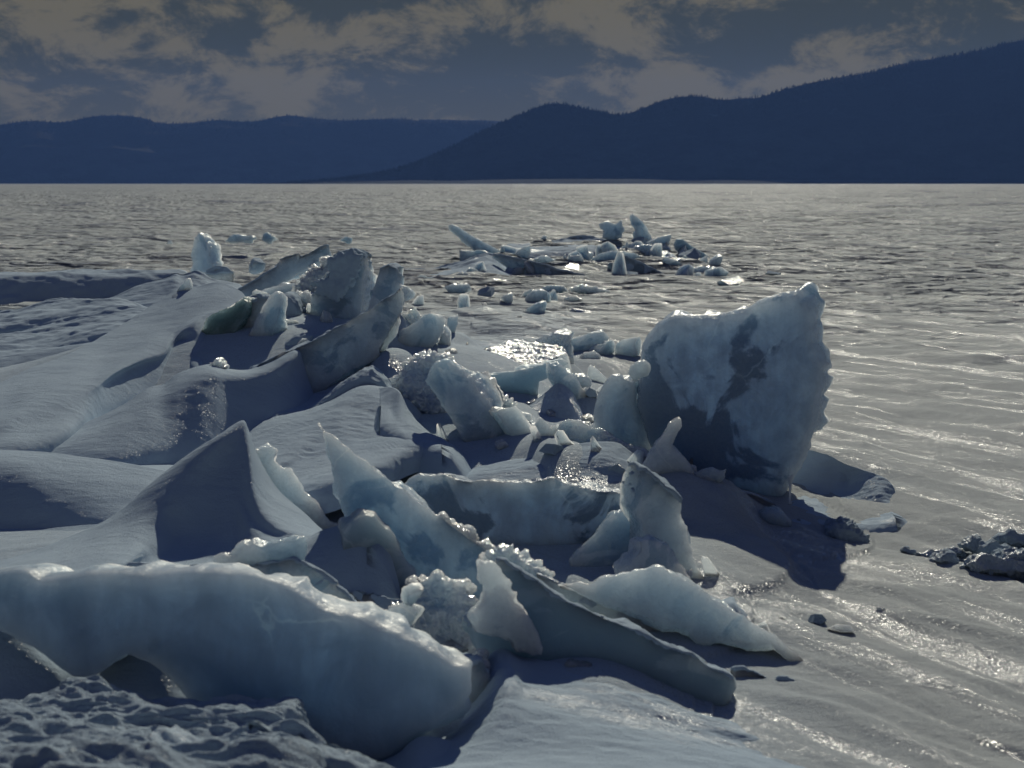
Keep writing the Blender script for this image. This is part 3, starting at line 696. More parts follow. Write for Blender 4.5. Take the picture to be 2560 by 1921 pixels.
ice('rough glittering ice lump heaped with crystals, left of the jagged splinter', 'H',
    [(620, 740), (700, 650), (780, 600), (832, 590), (828, 540), (900, 510), (940, 500), (900, 465), (850, 445), (855, 420), (940, 430), (1050, 440), (1060, 462), (1110, 436), (1190, 470), (1212, 560),
     (1225, 760), (1250, 820), (1300, 870), (1340, 900), (1330, 980), (1100, 1000), (850, 900)],
    4.5, th=.3, yaw=0, lean=34, rough=1.1, amp=.022, mat=M_WET, name='ice_lump', cat='ice lump', jag=1.4)
ice('small curled ice plate in the gap beside the glittering lump', 'H',
    [(400, 500), (500, 497), (600, 520), (700, 560), (830, 575), (850, 640), (760, 650), (700, 700), (640, 720), (560, 640), (460, 560)],
    4.7, th=.06, lean=40, mat=M_ICE2, name='ice_fragment', cat='ice fragment', crust=.005)
ice('square shaded ice block under the right end of the foreground slab', 'H',
    [(1180, 1040), (1255, 985), (1300, 962), (1332, 1020), (1362, 1130), (1378, 1280), (1392, 1390), (1345, 1440), (1200, 1420), (1120, 1360), (1150, 1200)],
    4.2, th=.15, yaw=18, lean=2, mat=M_ICE, crust=.006, name='ice_block', cat='ice block')
ice('small clear chip of ice on the snow before the dark beam', 'H',
    [(1830, 1060), (1835, 1000), (1870, 970), (1900, 990), (2012, 1002), (2000, 1045), (1950, 1062), (1900, 1060)],
    4.2, th=.05, chunk=True, amp=.005, mat=M_ICE, name='ice_fragment', cat='ice fragment')
ice('rounded snowy chip of ice just right of the clear chip', 'H',
    [(2000, 1090), (2020, 1060), (2080, 1055), (2103, 1075), (2100, 1110), (2020, 1110)],
    4.2, th=.05, chunk=True, amp=.005, mat=M_ICE2, name='ice_fragment', cat='ice fragment')

ice('frosty cluster of broken ice teeth between the pointed blade and the dark beam', 'E',
    [(1320, 1040), (1345, 990), (1385, 985), (1400, 940), (1425, 955), (1450, 975), (1500, 1000), (1520, 980), (1545, 1030), (1590, 1060), (1640, 1090), (1720, 1125), (1755, 1190), (1640, 1200), (1450, 1140), (1350, 1100)],
    4.95, th=.12, lean=10, rough=1.2, amp=.014, jag=1.6, mat=M_WET, name='ice_lump', cat='ice lump', bank=False)
ice('rounded milky ice block leaning on the left of the glittering lump', 'H',
    [(635, 760), (650, 700), (700, 635), (780, 592), (830, 600), (872, 650), (850, 720), (760, 790)], 4.4, th=.12, yaw=-15, lean=10, mat=M_ICE2, name='ice_block', cat='ice block', bank=False)
ice('small dark ice wedge set on the shoulder of the glittering lump', 'H',
    [(832, 640), (830, 545), (870, 520), (930, 508), (945, 520), (900, 570), (865, 620)], 4.38, th=.07, yaw=15, mat=M_TEAL, name='ice_fragment', cat='ice fragment', bank=False)
ice('sparkling ice chunk wedged between the square block and the snow bank', 'H',
    [(1255, 1010), (1270, 975), (1300, 958), (1325, 985), (1330, 1015), (1290, 1030)], 4.12, th=.08, chunk=True, rough=1., mat=M_WET, name='ice_fragment', cat='ice fragment', bank=False)
ice('crumbly frost-covered ice rim along the upper edge of the pointed blade', 'E',
    [(1010, 745), (1045, 735), (1060, 765), (1110, 795), (1145, 820), (1180, 850), (1215, 862), (1240, 892), (1290, 925), (1340, 940), (1390, 960), (1380, 1000), (1300, 975), (1200, 925), (1100, 850), (1030, 790)],
    5.22, th=.09, yaw=8, lean=10, rough=1.2, amp=.008, jag=1.8, mat=M_WET, name='ice_crystals', cat='ice crystals', bank=False)
# ---- centre
ice('wide patchy ice panel with dark clear windows and a painted diagonal shadow, right of the pointed blade', 'E',
    [(780, 570), (820, 510), (880, 475), (960, 480), (1060, 475), (1170, 520), (1300, 512), (1450, 522), (1580, 530), (1650, 535), (1700, 510), (1760, 505), (1830, 525), (1930, 560), (2050, 590), (2260, 600),
     (2300, 760), (2200, 880), (2000, 960), (1800, 1010), (1700, 1050), (1500, 1080), (1200, 980), (950, 820), (800, 700)],
    6.2, th=.20, yaw=-3, lean=6, jag=1.1, mat=M_PANEL, amp=.012, crust=.004)
ice('leaning cone-shaped ice fin with a curled lip at its top', 'F',
    [(55, 1030), (110, 960), (200, 880), (300, 775), (370, 730), (430, 690), (480, 645), (560, 625), (690, 632), (705, 680), (670, 750), (640, 820), (650, 950), (720, 1060), (700, 1200), (300, 1220), (80, 1180)],
    5.55, th=.16, yaw=-8, lean=16, jag=.9, mat=M_ICE, amp=.016)
ice('steep dark ice spire right behind the curled fin', 'F',
    [(500, 700), (520, 600), (535, 500), (552, 448), (600, 490), (640, 528), (700, 570), (740, 600), (772, 660), (782, 740), (800, 790), (825, 815), (835, 900), (860, 1000), (900, 1090), (960, 1180), (1010, 1265),
     (1000, 1320), (800, 1320), (620, 1200)],
    6.05, th=.2, yaw=14, lean=10, jag=1., mat=M_ICE, crust=.012, amp=.014)
ice('knob-headed pale ice block before the dark spire', 'F',
    [(425, 1130), (425, 1070), (480, 1000), (510, 960), (500, 905), (545, 882), (620, 892), (700, 930), (745, 1000), (800, 1080), (860, 1185), (880, 1260), (600, 1240), (450, 1200)],
    5.15, th=.12, yaw=10, lean=8, mat=M_ICE2, amp=.018, jag=1.3, name='ice_block', cat='ice block')
ice('sloping triangular ice sheet running down to the snow at right, dark hollow beneath', 'I',
    [(-40, 480), (0, 462), (120, 455), (200, 470), (290, 425), (430, 402), (560, 375), (620, 358), (665, 378), (760, 425), (860, 475), (960, 552), (1060, 612), (1190, 682), (1220, 720), (1300, 760), (1400, 800),
     (1470, 870), (1560, 940), (1610, 985), (1480, 985), (1360, 870), (1280, 890), (1210, 895), (1100, 855), (1000, 830), (950, 860), (880, 850), (820, 770), (640, 725), (420, 640), (200, 560)],
    4.98, th=.12, yaw=-8, lean=24, jag=1.1, mat=M_ICE2, amp=.012)
loft('low snow floor in the dark hollow under the sloping triangular sheet', 'I', [
    [(600, 800, 5.35), (800, 820), (1000, 870), (1200, 900), (1400, 930), (1560, 960), (1700, 1010), (1850, 1080, 5.1)],
    [(600, 900, 5.1), (800, 900), (1000, 930), (1200, 960), (1400, 990), (1560, 1030), (1700, 1080), (1850, 1130, 4.9)],
    [(600, 1060, 4.75), (800, 1080), (1000, 1100), (1200, 1130), (1400, 1150), (1560, 1180), (1700, 1200), (1850, 1230, 4.6)],
], back=.3, group=LG, amp=.014)
ice('flat snowy plate beside the rounded end of the dark beam', 'I',
    [(1112, 1080), (1118, 1020), (1180, 1018), (1270, 1045), (1330, 1080), (1360, 1115), (1280, 1140), (1140, 1125)],
    4.72, th=.08, lean=30, mat=M_ICE2, name='ice_plate', cat='ice plate', crust=.008)
ice('small crumbled ice plate right of the snowy plate', 'I',
    [(1370, 1110), (1400, 1065), (1460, 1070), (1530, 1115), (1480, 1150), (1390, 1150)],
    4.7, th=.06, lean=30, mat=M_ICE2, name='ice_plate', cat='ice plate', crust=.008)
ice('pale ice remnant with a crumbled edge between the snow peak and the blade', 'D',
    [(1600, 360), (1640, 310), (1740, 288), (1790, 318), (1778, 388), (1830, 430), (1885, 428), (1925, 520), (1965, 600), (2060, 690), (2110, 770), (2190, 800), (2240, 860), (2150, 960), (1950, 900), (1750, 700)],
    6.0, th=.10, yaw=20, lean=8, jag=1.8, mat=M_ICE2)
ice('duck-shaped slender ice piece with a raised neck before the great slab', 'F',
    [(545, 450), (560, 400), (590, 350), (615, 290), (655, 235), (680, 200), (712, 150), (742, 135), (772, 122), (778, 160), (745, 235), (722, 300), (765, 330), (815, 380), (850, 430), (862, 480), (840, 520), (600, 500)],
    6.5, th=.09, yaw=0, lean=4, jag=1.6, mat=M_ICE2, name='ice_shard', cat='ice shard', amp=.010)
ice('flat fish-tail ice flake right of the duck-shaped piece', 'F',
    [(845, 500), (870, 462), (930, 440), (980, 428), (1030, 450), (1076, 440), (1062, 500), (1010, 550), (930, 560), (850, 540)],
    6.5, th=.07, lean=12, jag=1., mat=M_ICE, name='ice_shard', cat='ice shard')
ice('rounded upright ice block left of the great slab, milky with vertical grain', 'C',
    [(205, 1460), (212, 1350), (245, 1240), (290, 1180), (335, 1130), (380, 1122), (430, 1160), (470, 1180), (488, 1240), (484, 1320), (520, 1400), (560, 1480), (600, 1580), (620, 1680), (400, 1700), (220, 1600)],
    7.35, th=.22, yaw=-12, lean=2, jag=.7, mat=M_ICE2, name='ice_block', cat='ice block')
ice('low rippled ice plate with a bright wet crest, centre right', 'C',
    [(-40, 1560), (-20, 1450), (10, 1415), (50, 1400), (130, 1420), (200, 1460), (260, 1470), (330, 1510), (450, 1560), (560, 1592), (600, 1660), (560, 1760), (200, 1760), (0, 1680)],
    6.95, th=.14, yaw=-10, lean=24, jag=.8, mat=M_WET, amp=.014)
ice('crooked ice fin with a curled tip behind the dark triangular drift', 'B',
    [(1750, 1120), (1755, 1065), (1790, 1050), (1830, 1070), (1850, 1110), (1885, 1125), (1940, 1185), (1975, 1240), (1990, 1290), (2020, 1310), (2015, 1450), (1900, 1500), (1840, 1380), (1790, 1250), (1765, 1180)],
    8.0, th=.16, yaw=12, lean=4, mat=M_ICE, amp=.016)
ice('round translucent ice knob beside the crooked fin', 'B',
    [(1880, 1180), (1890, 1120), (1920, 1130), (1960, 1125), (2000, 1150), (2000, 1190), (1975, 1220), (1900, 1240)],
    8.2, th=.12, chunk=True, mat=M_ICE2, name='ice_cobble', cat='ice fragment')
ice('thick slanting ice block with a long thin bright side, middle of the pile', 'B',
    [(930, 1160), (960, 1100), (1000, 1040), (1060, 1035), (1120, 1085), (1200, 1150), (1260, 1220), (1330, 1290), (1400, 1370), (1450, 1410), (1500, 1490), (1540, 1570), (1500, 1640), (1390, 1680), (1260, 1640),
     (1215, 1592), (1165, 1530), (1100, 1430), (1040, 1330), (985, 1240)],
    7.15, th=.26, yaw=16, lean=20, jag=.9, mat=M_ICE, amp=.02, name='ice_block', cat='ice block', push=(.18, .05, .05))
ice('rough rounded ice mass glazed on top, behind the slanting block', 'B',
    [(765, 1200), (790, 1130), (830, 1075), (880, 1020), (915, 998), (990, 1000), (1060, 1030), (1150, 1100), (1260, 1180), (1380, 1260), (1500, 1310), (1540, 1340), (1400, 1400), (1100, 1440), (860, 1420), (800, 1320)],
    7.7, th=.3, yaw=4, lean=30, chunk=True, rough=.9, amp=.03, mat=M_WET, name='ice_lump', cat='ice lump')
ice('smooth pale ice block wedged against the right of the slanting block', 'B',
    [(1385, 1360), (1440, 1330), (1520, 1318), (1560, 1360), (1600, 1410), (1640, 1470), (1665, 1530), (1600, 1560), (1500, 1520), (1430, 1440)],
    7.2, th=.15, yaw=20, lean=10, mat=M_ICE2, name='ice_block', cat='ice block')
ice('small pointed pair of ice teeth in the snow below the dark triangular drift', 'B',
    [(1640, 1520), (1650, 1440), (1672, 1402), (1720, 1450), (1740, 1480), (1762, 1455), (1790, 1500), (1780, 1560), (1680, 1560)],
    7.1, th=.08, yaw=0, lean=10, mat=M_ICE2, name='ice_shard', cat='ice shard')
ice('small streaked ice leaf leaning before the rippled plate', 'B',
    [(1770, 1500), (1790, 1470), (1830, 1470), (1870, 1530), (1925, 1590), (1880, 1620), (1800, 1590)],
    6.8, th=.05, yaw=25, lean=14, mat=M_ICE2, name='ice_shard', cat='ice shard')
# glittering slab : lies flat, top face seen
ice('flat ice slab with a blazing wet glittering top, behind the slanting block', 'B',
    [(1080, 1045), (1160, 1012), (1260, 982), (1400, 935), (1520, 903), (1640, 912), (1750, 937), (1825, 950), (1850, 1000), (1700, 1040), (1500, 1075), (1330, 1100), (1200, 1090)],
    8.9, th=.15, yaw=0, lean=76, jag=.8, amp=.016, rough=1.1, mat=M_WET, anchor=(1290, 925))
ice('pale ice panel standing under the near edge of the glittering slab', 'B',
    [(1230, 1130), (1400, 1120), (1600, 1085), (1820, 1020), (1860, 1050), (1790, 1110), (1668, 1170), (1665, 1280), (1600, 1340), (1450, 1310), (1300, 1220)],
    8.3, th=.10, yaw=6, lean=2, mat=M_TEAL, jag=.7)
ice('upright glinting ice block at the right end of the glittering slab', 'B',
    [(1640, 900), (1700, 865), (1740, 868), (1760, 850), (1810, 862), (1862, 872), (1872, 960), (1858, 1060), (1800, 1060), (1700, 990)],
    9.4, th=.15, yaw=-10, lean=4, mat=M_WET, name='ice_block', cat='ice block')
RG = 'row of ice blocks left of the great slab'
ice('tilted clear ice block, first and largest of the row behind the great slab', 'C',
    [(55, 940), (70, 890), (140, 868), (200, 850), (280, 842), (318, 885), (300, 940), (240, 975), (80, 985)], 10.6, th=.2, yaw=10, lean=10, mat=M_ICE, name='ice_block', cat='ice block', group=RG, settle=True)
ice('dark stubby ice block in the middle of the row behind the great slab', 'C',
    [(240, 975), (290, 920), (345, 895), (362, 930), (358, 975), (330, 1010), (260, 1010)], 10.4, th=.2, yaw=20, lean=8, mat=M_TEAL, name='ice_block', cat='ice block', group=RG, settle=True)
ice('leaf-shaped ice block at the right end of the row behind the great slab', 'C',
    [(350, 1000), (360, 930), (400, 900), (512, 872), (490, 930), (500, 1000), (420, 1015)], 10.5, th=.16, yaw=-10, lean=12, mat=M_ICE, name='ice_block', cat='ice block', group=RG, settle=True)
ice('low crystalline ice mound in front of the block row', 'C',
    [(120, 1010), (150, 975), (220, 965), (265, 1000), (240, 1030), (140, 1030)], 10.1, th=.14, lean=30, mat=M_WET, name='ice_lump', cat='ice lump', group=RG, settle=True)

# ---- the great upright slab
ice('great upright ice slab taller than all others, patchy milky face and ragged right edge', None,
    px('C', [(478, 1330), (500, 1180), (530, 1080), (515, 1010), (522, 940), (560, 870), (620, 800), (700, 752), (770, 738), (900, 746), (1000, 740), (1120, 706), (1200, 690), (1290, 642), (1400, 610), (1480, 590), (1500, 600),
             (1535, 585), (1552, 640), (1600, 640), (1625, 690), (1640, 800), (1655, 920), (1690, 1000), (1724, 1055), (1690, 1110), (1695, 1160), (1682, 1250), (1662, 1330), (1640, 1450), (1600, 1560), (1582, 1659)]) +
    px('F', [(1545, 435), (1500, 490), (1450, 590), (1390, 690), (1330, 740), (900, 740), (650, 600)]) + px('C', [(600, 1650), (520, 1450)]),
    7.0, th=.28, yaw=-22, lean=3, jag=.35, facets=.3, rough=.12, amp=.014, settle=False, bank=False, mat=M_SLAB, anchor=(1930, 1262), inset=.05)
ice('clear rounded ice lobe on the left shoulder of the great slab', 'C',
    [(440, 1120), (450, 1070), (500, 1045), (545, 1030), (575, 1060), (570, 1130), (520, 1150), (480, 1175)],
    7.0, th=.08, bank=False, chunk=True, mat=M_ICE2, name='ice_cobble', cat='ice fragment')
ice('thin icicle hanging from the ragged lower right edge of the great slab', 'F',
    [(1470, 500), (1500, 480), (1492, 560), (1488, 640), (1494, 665), (1470, 735), (1458, 740), (1462, 690), (1474, 620)],
    7.0, th=.025, jag=.5, amp=.003, voxel=.006, mat=M_ICE2, name='icicle', cat='icicle')
ice('rolled lip of snowy ice at the foot of the great slab', 'F',
    [(1150, 590), (1230, 605), (1280, 620), (1350, 650), (1420, 700), (1480, 760), (1490, 800), (1420, 790), (1300, 720), (1240, 690), (1180, 640)],
    6.65, th=.14, yaw=-6, lean=26, jag=.6, mat=M_ICE2, crust=.01)
ice('oval clear ice cobble lying below the rolled lip', 'F',
    [(1285, 730), (1330, 705), (1420, 715), (1480, 770), (1485, 830), (1440, 845), (1370, 810), (1300, 760)],
    6.4, th=.1, chunk=True, amp=.006, mat=M_ICE, name='ice_fragment', cat='ice fragment')
ice('fuzzy frost-covered snow lump on the smooth snow right of the oval cobble', 'F',
    [(1740, 870), (1760, 820), (1810, 795), (1860, 805), (1920, 840), (1960, 880), (1990, 920), (1900, 930), (1800, 900)],
    6.5, th=.2, chunk=True, rough=1.2, amp=.014, jag=2.0, mat=M_CRUST, name='snow_lump', cat='snow lump', group=None)
ice('tiny dark ice crumb beside the end of the rolled lip', 'F',
    [(1520, 790), (1528, 762), (1550, 765), (1550, 800)], 6.5, th=.03, chunk=True, amp=.003, voxel=.006, mat=M_TEAL, name='ice_crumb', cat='ice fragment', group='ice crumbs on the snow')
ice('flat grey ice crumb on the open snow right of the sloping sheet', 'I',
    [(1325, 715), (1385, 708), (1428, 748), (1370, 745)], 5.2, th=.05, lean=30, amp=.003, voxel=.006, mat=M_TEAL, name='ice_crumb', cat='ice fragment', group='ice crumbs on the snow')
ice('grey ice crumb at the tail of the dark snow ripple', 'I',
    [(1925, 400), (1935, 382), (1975, 380), (2000, 400), (1970, 410)], 5.9, th=.04, lean=20, amp=.003, voxel=.006, mat=M_TEAL, name='ice_crumb', cat='ice fragment', group='ice crumbs on the snow')
ice('small round snow crumb alone on the near right snow', 'I',
    [(1670, 1285), (1685, 1255), (1720, 1245), (1755, 1260), (1765, 1290), (1700, 1300)], 4.35, th=.05, chunk=True, amp=.004, jag=.5, mat=M_CRUST, name='snow_lump', cat='snow lump', group=None)
ice('slim dark ice chip half buried near the foot of the snow apron', 'I',
    [(1160, 565), (1220, 568), (1285, 600), (1230, 595)], 5.5, th=.05, lean=20, amp=.003, voxel=.006, mat=M_TEAL, name='ice_crumb', cat='ice fragment', group='ice crumbs on the snow')

# ---- upper left of the pile
ice('long ice wing sweeping up to the right with a wet glinting top edge', 'B',
    [(795, 545), (810, 600), (806, 650), (785, 710), (740, 790), (690, 880), (645, 950), (655, 1010), (560, 1060), (440, 1120), (330, 1195), (280, 1270), (150, 1340), (-60, 1400), (-350, 1380), (-320, 1200), (-180, 1080), (0, 985),
     (120, 945), (200, 905), (340, 830), (440, 780), (520, 730), (600, 680), (680, 625), (740, 600)],
    8.35, th=.2, yaw=14, lean=16, jag=.6, mat=M_ICE, amp=.015, crust=.005)
ice('thin ice splinter tucked behind the high end of the wing', 'B',
    [(775, 720), (782, 780), (750, 860), (690, 950), (650, 1000), (650, 960), (700, 870), (740, 790)],
    8.6, th=.06, yaw=20, mat=M_ICE2, name='ice_shard', cat='ice shard')
ice('green-tinted translucent slab leaning right behind the wing, streaked with bubbles', 'B',
    [(620, 1130), (680, 1030), (740, 920), (790, 850), (850, 810), (905, 770), (960, 728), (1010, 722), (1072, 735), (1062, 820), (1035, 880), (985, 950), (960, 1000), (890, 1020), (830, 1080), (790, 1160), (760, 1220), (680, 1200)],
    8.9, th=.16, yaw=10, lean=12, mat=M_ICE, jag=.8, amp=.016)
ice('rounded ice cobble at the right foot of the green-tinted slab', 'B',
    [(1035, 1030), (1060, 980), (1100, 955), (1135, 965), (1148, 1005), (1110, 1040)], 8.9, th=.12, chunk=True, mat=M_ICE2, name='ice_cobble', cat='ice fragment')
ice('pale ice stub behind the right edge of the green-tinted slab', 'B',
    [(1000, 980), (1030, 880), (1050, 850), (1085, 880), (1100, 940), (1085, 1010), (1010, 1020)], 9.1, th=.14, mat=M_ICE2, name='ice_block', cat='ice block')
ice('square-topped ice knob peeping over the green-tinted slab', 'B',
    [(1070, 800), (1075, 748), (1140, 742), (1148, 790), (1135, 870), (1090, 880)], 9.5, th=.14, mat=M_ICE, name='ice_cobble', cat='ice fragment')
ice('crackled glassy ice fragment between the wing tip and the green-tinted slab', 'B',
    [(770, 840), (790, 740), (830, 700), (880, 700), (920, 745), (900, 780), (840, 820), (790, 860)], 9.3, th=.14, mat=M_WET, rough=.9, name='ice_fragment', cat='ice fragment')
ice('small sharp ice tooth standing alone behind the glittering slab', 'B',
    [(1150, 1030), (1170, 970), (1185, 940), (1205, 922), (1225, 985), (1225, 1030)], 9.3, th=.08, mat=M_ICE2, name='ice_shard', cat='ice shard', jag=.5)
t1 = ice('tall broad ice block capped with dark wind-blown snow, upper left of the pile', 'L',
    [(1290, 1000), (1293, 800), (1298, 650), (1340, 590), (1420, 500), (1458, 430), (1468, 370), (1495, 285), (1560, 250), (1680, 232), (1742, 262), (1757, 330), (1757, 500), (1752, 700), (1740, 900), (1500, 1010)],
    9.7, th=.34, yaw=-16, lean=8, jag=.5, mat=M_ICE2, name='ice_block', cat='ice block', crust=.02)
loft_cap = px('L', [(1300, 515), (1380, 490), (1450, 470), (1462, 400), (1480, 310), (1540, 262), (1640, 242), (1738, 265), (1735, 340), (1690, 430), (1655, 520), (1600, 570), (1530, 650), (1430, 640), (1345, 605), (1370, 555)])
cap = ice('x', None, loft_cap, 9.62, th=.06, yaw=-16, lean=10, jag=1.6, amp=.02, rough=1.0, mat=M_SNOW, name='snow_cap', anchor=(806, 840), chunk=True, bank=False)
for k_ in ('label', 'category', 'group'): del cap[k_]
bpy.context.view_layer.update(); mw = cap.location.copy(); cap.parent = t1; cap.location = mw - t1.location
ice('bluish ice stump with a dark frosted head, right of the snow-capped block', 'L',
    [(1775, 780), (1800, 690), (1840, 560), (1880, 450), (1900, 385), (1970, 348), (2045, 375), (2065, 440), (2065, 510), (2112, 540), (2124, 610), (2100, 700), (1950, 800)],
    9.2, th=.22, yaw=-8, lean=6, jag=.5, mat=M_ICE, name='ice_block', cat='ice block', crust=.01)
ice('long tilted ice plank pointing up to the right on the skyline of the pile', 'L',
    [(560, 640), (700, 550), (800, 490), (900, 440), (1000, 370), (1030, 300), (1120, 262), (1205, 240), (1228, 270), (1320, 225), (1440, 165), (1468, 180), (1487, 262), (1400, 330), (1250, 405), (1120, 480), (1000, 540), (880, 610), (700, 680)],
    11.0, th=.2, yaw=10, lean=20, jag=.6, mat=M_ICE2, crust=.008)
ice('pale horizontal ice slab under the tilted plank', 'L',
    [(800, 600), (920, 560), (1050, 530), (1200, 505), (1315, 495), (1290, 580), (1180, 630), (1050, 660), (900, 680), (800, 660)],
    10.5, th=.2, yaw=4, lean=8, jag=.6, mat=M_ICE2)
ice('small square ice block on the skyline behind the tilted plank', 'L',
    [(780, 420), (795, 350), (815, 318), (910, 350), (900, 400), (830, 430)], 12.0, th=.2, yaw=12, mat=M_ICE, name='ice_block', cat='ice block', crust=.01)
ice('crystal-crusted broken ice heap between the plank and the snow-capped block', 'L',
    [(1230, 520), (1270, 460), (1340, 400), (1400, 360), (1440, 310), (1480, 330), (1470, 450), (1440, 560), (1300, 620), (1200, 640)],
    10.4, th=.25, lean=20, chunk=True, rough=1.2, amp=.03, mat=M_WET, name='ice_lump', cat='ice lump')
ice('glassy rubble of ice at the foot of the snow-capped block', 'L',
    [(1150, 700), (1180, 640), (1260, 620), (1310, 640), (1300, 740), (1220, 720)], 10.0, th=.2, chunk=True, rough=1.2, amp=.02, mat=M_WET, name='ice_lump', cat='ice lump')
ice('rounded dark snow mound behind the leaf-shaped slab', 'L',
    [(1020, 860), (1030, 700), (1040, 620), (1090, 598), (1140, 610), (1185, 670), (1212, 760), (1212, 860), (1100, 880)],
    9.7, th=.3, chunk=True, amp=.01, jag=.3, mat=M_SNOW, facets=0, name='snow_mound', cat='snow mound', group=None)
ice('dark snow mound in the gap left of the snow-capped block', 'L',
    [(1190, 900), (1200, 720), (1290, 710), (1330, 800), (1330, 1000), (1200, 980)], 9.95, th=.2, chunk=True, amp=.01, jag=.3, mat=M_SNOW, facets=0, name='snow_mound', cat='snow mound', group=None)
ice('leaf-shaped upright ice slab with a smooth bluish face, at the end of the great ridge', 'L',
    [(680, 1200), (720, 1060), (770, 940), (830, 810), (890, 700), (950, 615), (1000, 590), (1032, 610), (1038, 720), (1010, 850), (980, 960), (940, 1060), (890, 1200), (780, 1240)],
    9.1, th=.14, yaw=-14, lean=10, jag=.5, mat=M_ICE, amp=.01)
ice('crumpled snowy ice piece clinging to the left of the leaf-shaped slab', 'L',
    [(700, 900), (745, 790), (760, 680), (820, 660), (850, 632), (920, 640), (930, 690), (870, 780), (820, 880), (760, 990), (690, 1000), (640, 1010)],
    9.3, th=.16, yaw=-14, lean=12, jag=1.2, mat=M_ICE2, crust=.012, rough=.8)
ice('thin wavy ice flake above the shoulder of the great ridge', 'L',
    [(790, 620), (800, 580), (820, 563), (870, 575), (950, 605), (930, 640), (850, 650)], 9.9, th=.06, mat=M_ICE2, name='ice_shard', cat='ice shard')
ice('pale green rounded ice block with a bright rim, right of the leaf-shaped slab', 'L',
    [(880, 1230), (930, 1110), (990, 990), (1005, 890), (1030, 840), (1075, 812), (1130, 825), (1185, 832), (1232, 880), (1252, 950), (1240, 1080), (1000, 1230)],
    9.35, th=.16, yaw=8, lean=4, jag=.7, mat=M_TEAL, name='ice_block', cat='ice block')
ice('small snow-dusted ice hump between the green block and the wing', 'L',
    [(1010, 1130), (1080, 1030), (1160, 970), (1250, 955), (1310, 970), (1290, 1080), (1120, 1160)], 9.0, th=.16, chunk=True, mat=M_SNOW, amp=.008, jag=.4, facets=0, name='snow_mound', cat='snow mound', group=None)
ice('dark green ice face exposed under the rounded end of the great ridge', 'A',
    [(1230, 930), (1290, 830), (1330, 760), (1420, 720), (1500, 660), (1560, 620), (1596, 660), (1580, 740), (1530, 820), (1490, 900), (1440, 960), (1300, 980)],
    9.25, th=.4, yaw=-10, lean=8, jag=.4, mat=M_GREEN, name='ice_block', cat='ice block', amp=.02)
ice('single triangular ice tip poking through the crest of the great ridge', 'A',
    [(1140, 600), (1160, 560), (1200, 510), (1212, 512), (1224, 560), (1215, 610)], 10.2, th=.08, jag=.6, mat=M_ICE2, name='ice_shard', cat='ice shard')
ice('rough broken ice crown on the second ridge under the leaf-shaped slab', 'A',
    [(1340, 1090), (1370, 1045), (1400, 1028), (1420, 1035), (1465, 1085), (1440, 1110)], 8.2, th=.10, chunk=True, rough=1.0, mat=M_WET, name='ice_fragment', cat='ice fragment')
ice('solitary upright ice pillar with a fluted right side, far left', 'L',
    [(268, 430), (285, 330), (272, 270), (280, 190), (292, 120), (315, 82), (350, 74), (382, 92), (402, 165), (432, 215), (436, 290), (465, 370), (450, 430)],
    14.2, th=.22, yaw=-24, lean=2, jag=.9, amp=.03, mat=M_ICE2, name='ice_pillar', cat='ice pillar', group=None)
ice('low ice foot spreading right of the solitary pillar', 'L',
    [(380, 440), (400, 400), (450, 385), (530, 380), (600, 400), (640, 430), (500, 450)], 13.9, th=.3, lean=30, mat=M_ICE2, crust=.02, name='ice_fragment', cat='ice fragment')
ice('dark snow-clad ice hump at the left edge of the leaning wing base', 'B',
    [(180, 1350), (260, 1290), (340, 1230), (440, 1160), (540, 1100), (590, 1085), (640, 1120), (700, 1190), (740, 1230), (650, 1300), (400, 1380)],
    7.95, th=.3, chunk=True, amp=.012, jag=.4, mat=M_SNOW, facets=0, name='snow_mound', cat='snow mound', group=None)

# ---- middle distance and the far pile
FG_ = 'ice pieces of the far pile'
loft('dark layered snow drift on top of the far pile, left of its spire', 'K', [
    [(540, 296, 30), (680, 300), (850, 276), (1000, 262), (1150, 275), (1300, 290), (1460, 288, 30)],
    [(540, 315, 29.6), (680, 325), (850, 310), (1000, 300), (1150, 305), (1300, 318), (1460, 320, 29.6)],
    [(540, 360, 28), (680, 370), (850, 370), (1000, 360), (1150, 350), (1300, 350), (1460, 350, 28)]], back=1.5, group=LG, amp=.03, skirt=.5)
loft('low dark-sided snow drift running up to the foot of the far left ramp', 'K', [
    [(-250, 500, 24.5), (-100, 470), (0, 468), (150, 430), (280, 395), (380, 372), (440, 385), (520, 420, 25)],
    [(-250, 530, 24.1), (-100, 515), (0, 505), (150, 470), (280, 430), (380, 410), (440, 430), (520, 470, 24.6)],
    [(-250, 590, 22.5), (-100, 590), (0, 580), (150, 560), (280, 540), (380, 530), (440, 530), (520, 550, 23)]], back=1.5, group=LG, amp=.03, skirt=.5)
def far_ice(label, pts, Y, **k):
    k.setdefault('group', FG_); k.setdefault('settle', False); k.setdefault('th', .2); k.setdefault('jag', .5); k.setdefault('amp', .010); k.setdefault('facets', .35)
    return ice(label, 'K', pts, Y, **k)
far_ice('long ice ramp of the far pile pointing up to the left', [(115, 172), (135, 165), (180, 185), (260, 235), (380, 298), (450, 338), (520, 378), (500, 395), (400, 385), (285, 345), (262, 315), (235, 285), (150, 215)], 27, yaw=10, lean=14, mat=M_ICE2)
far_ice('square-cut ice block under the far left ramp', [(188, 345), (250, 352), (340, 345), (410, 375), (330, 410), (190, 440)], 26.5, yaw=-10, lean=8, mat=M_ICE)
far_ice('longest low slab of the far pile, glinting along its top edge', [(410, 392), (425, 375), (480, 380), (620, 410), (800, 450), (870, 480), (940, 490), (1060, 525), (1130, 545), (1090, 560), (960, 590), (760, 575), (640, 545), (500, 520), (520, 460), (450, 415)], 24.5, yaw=-4, lean=16, mat=M_ICE, crust=.02)
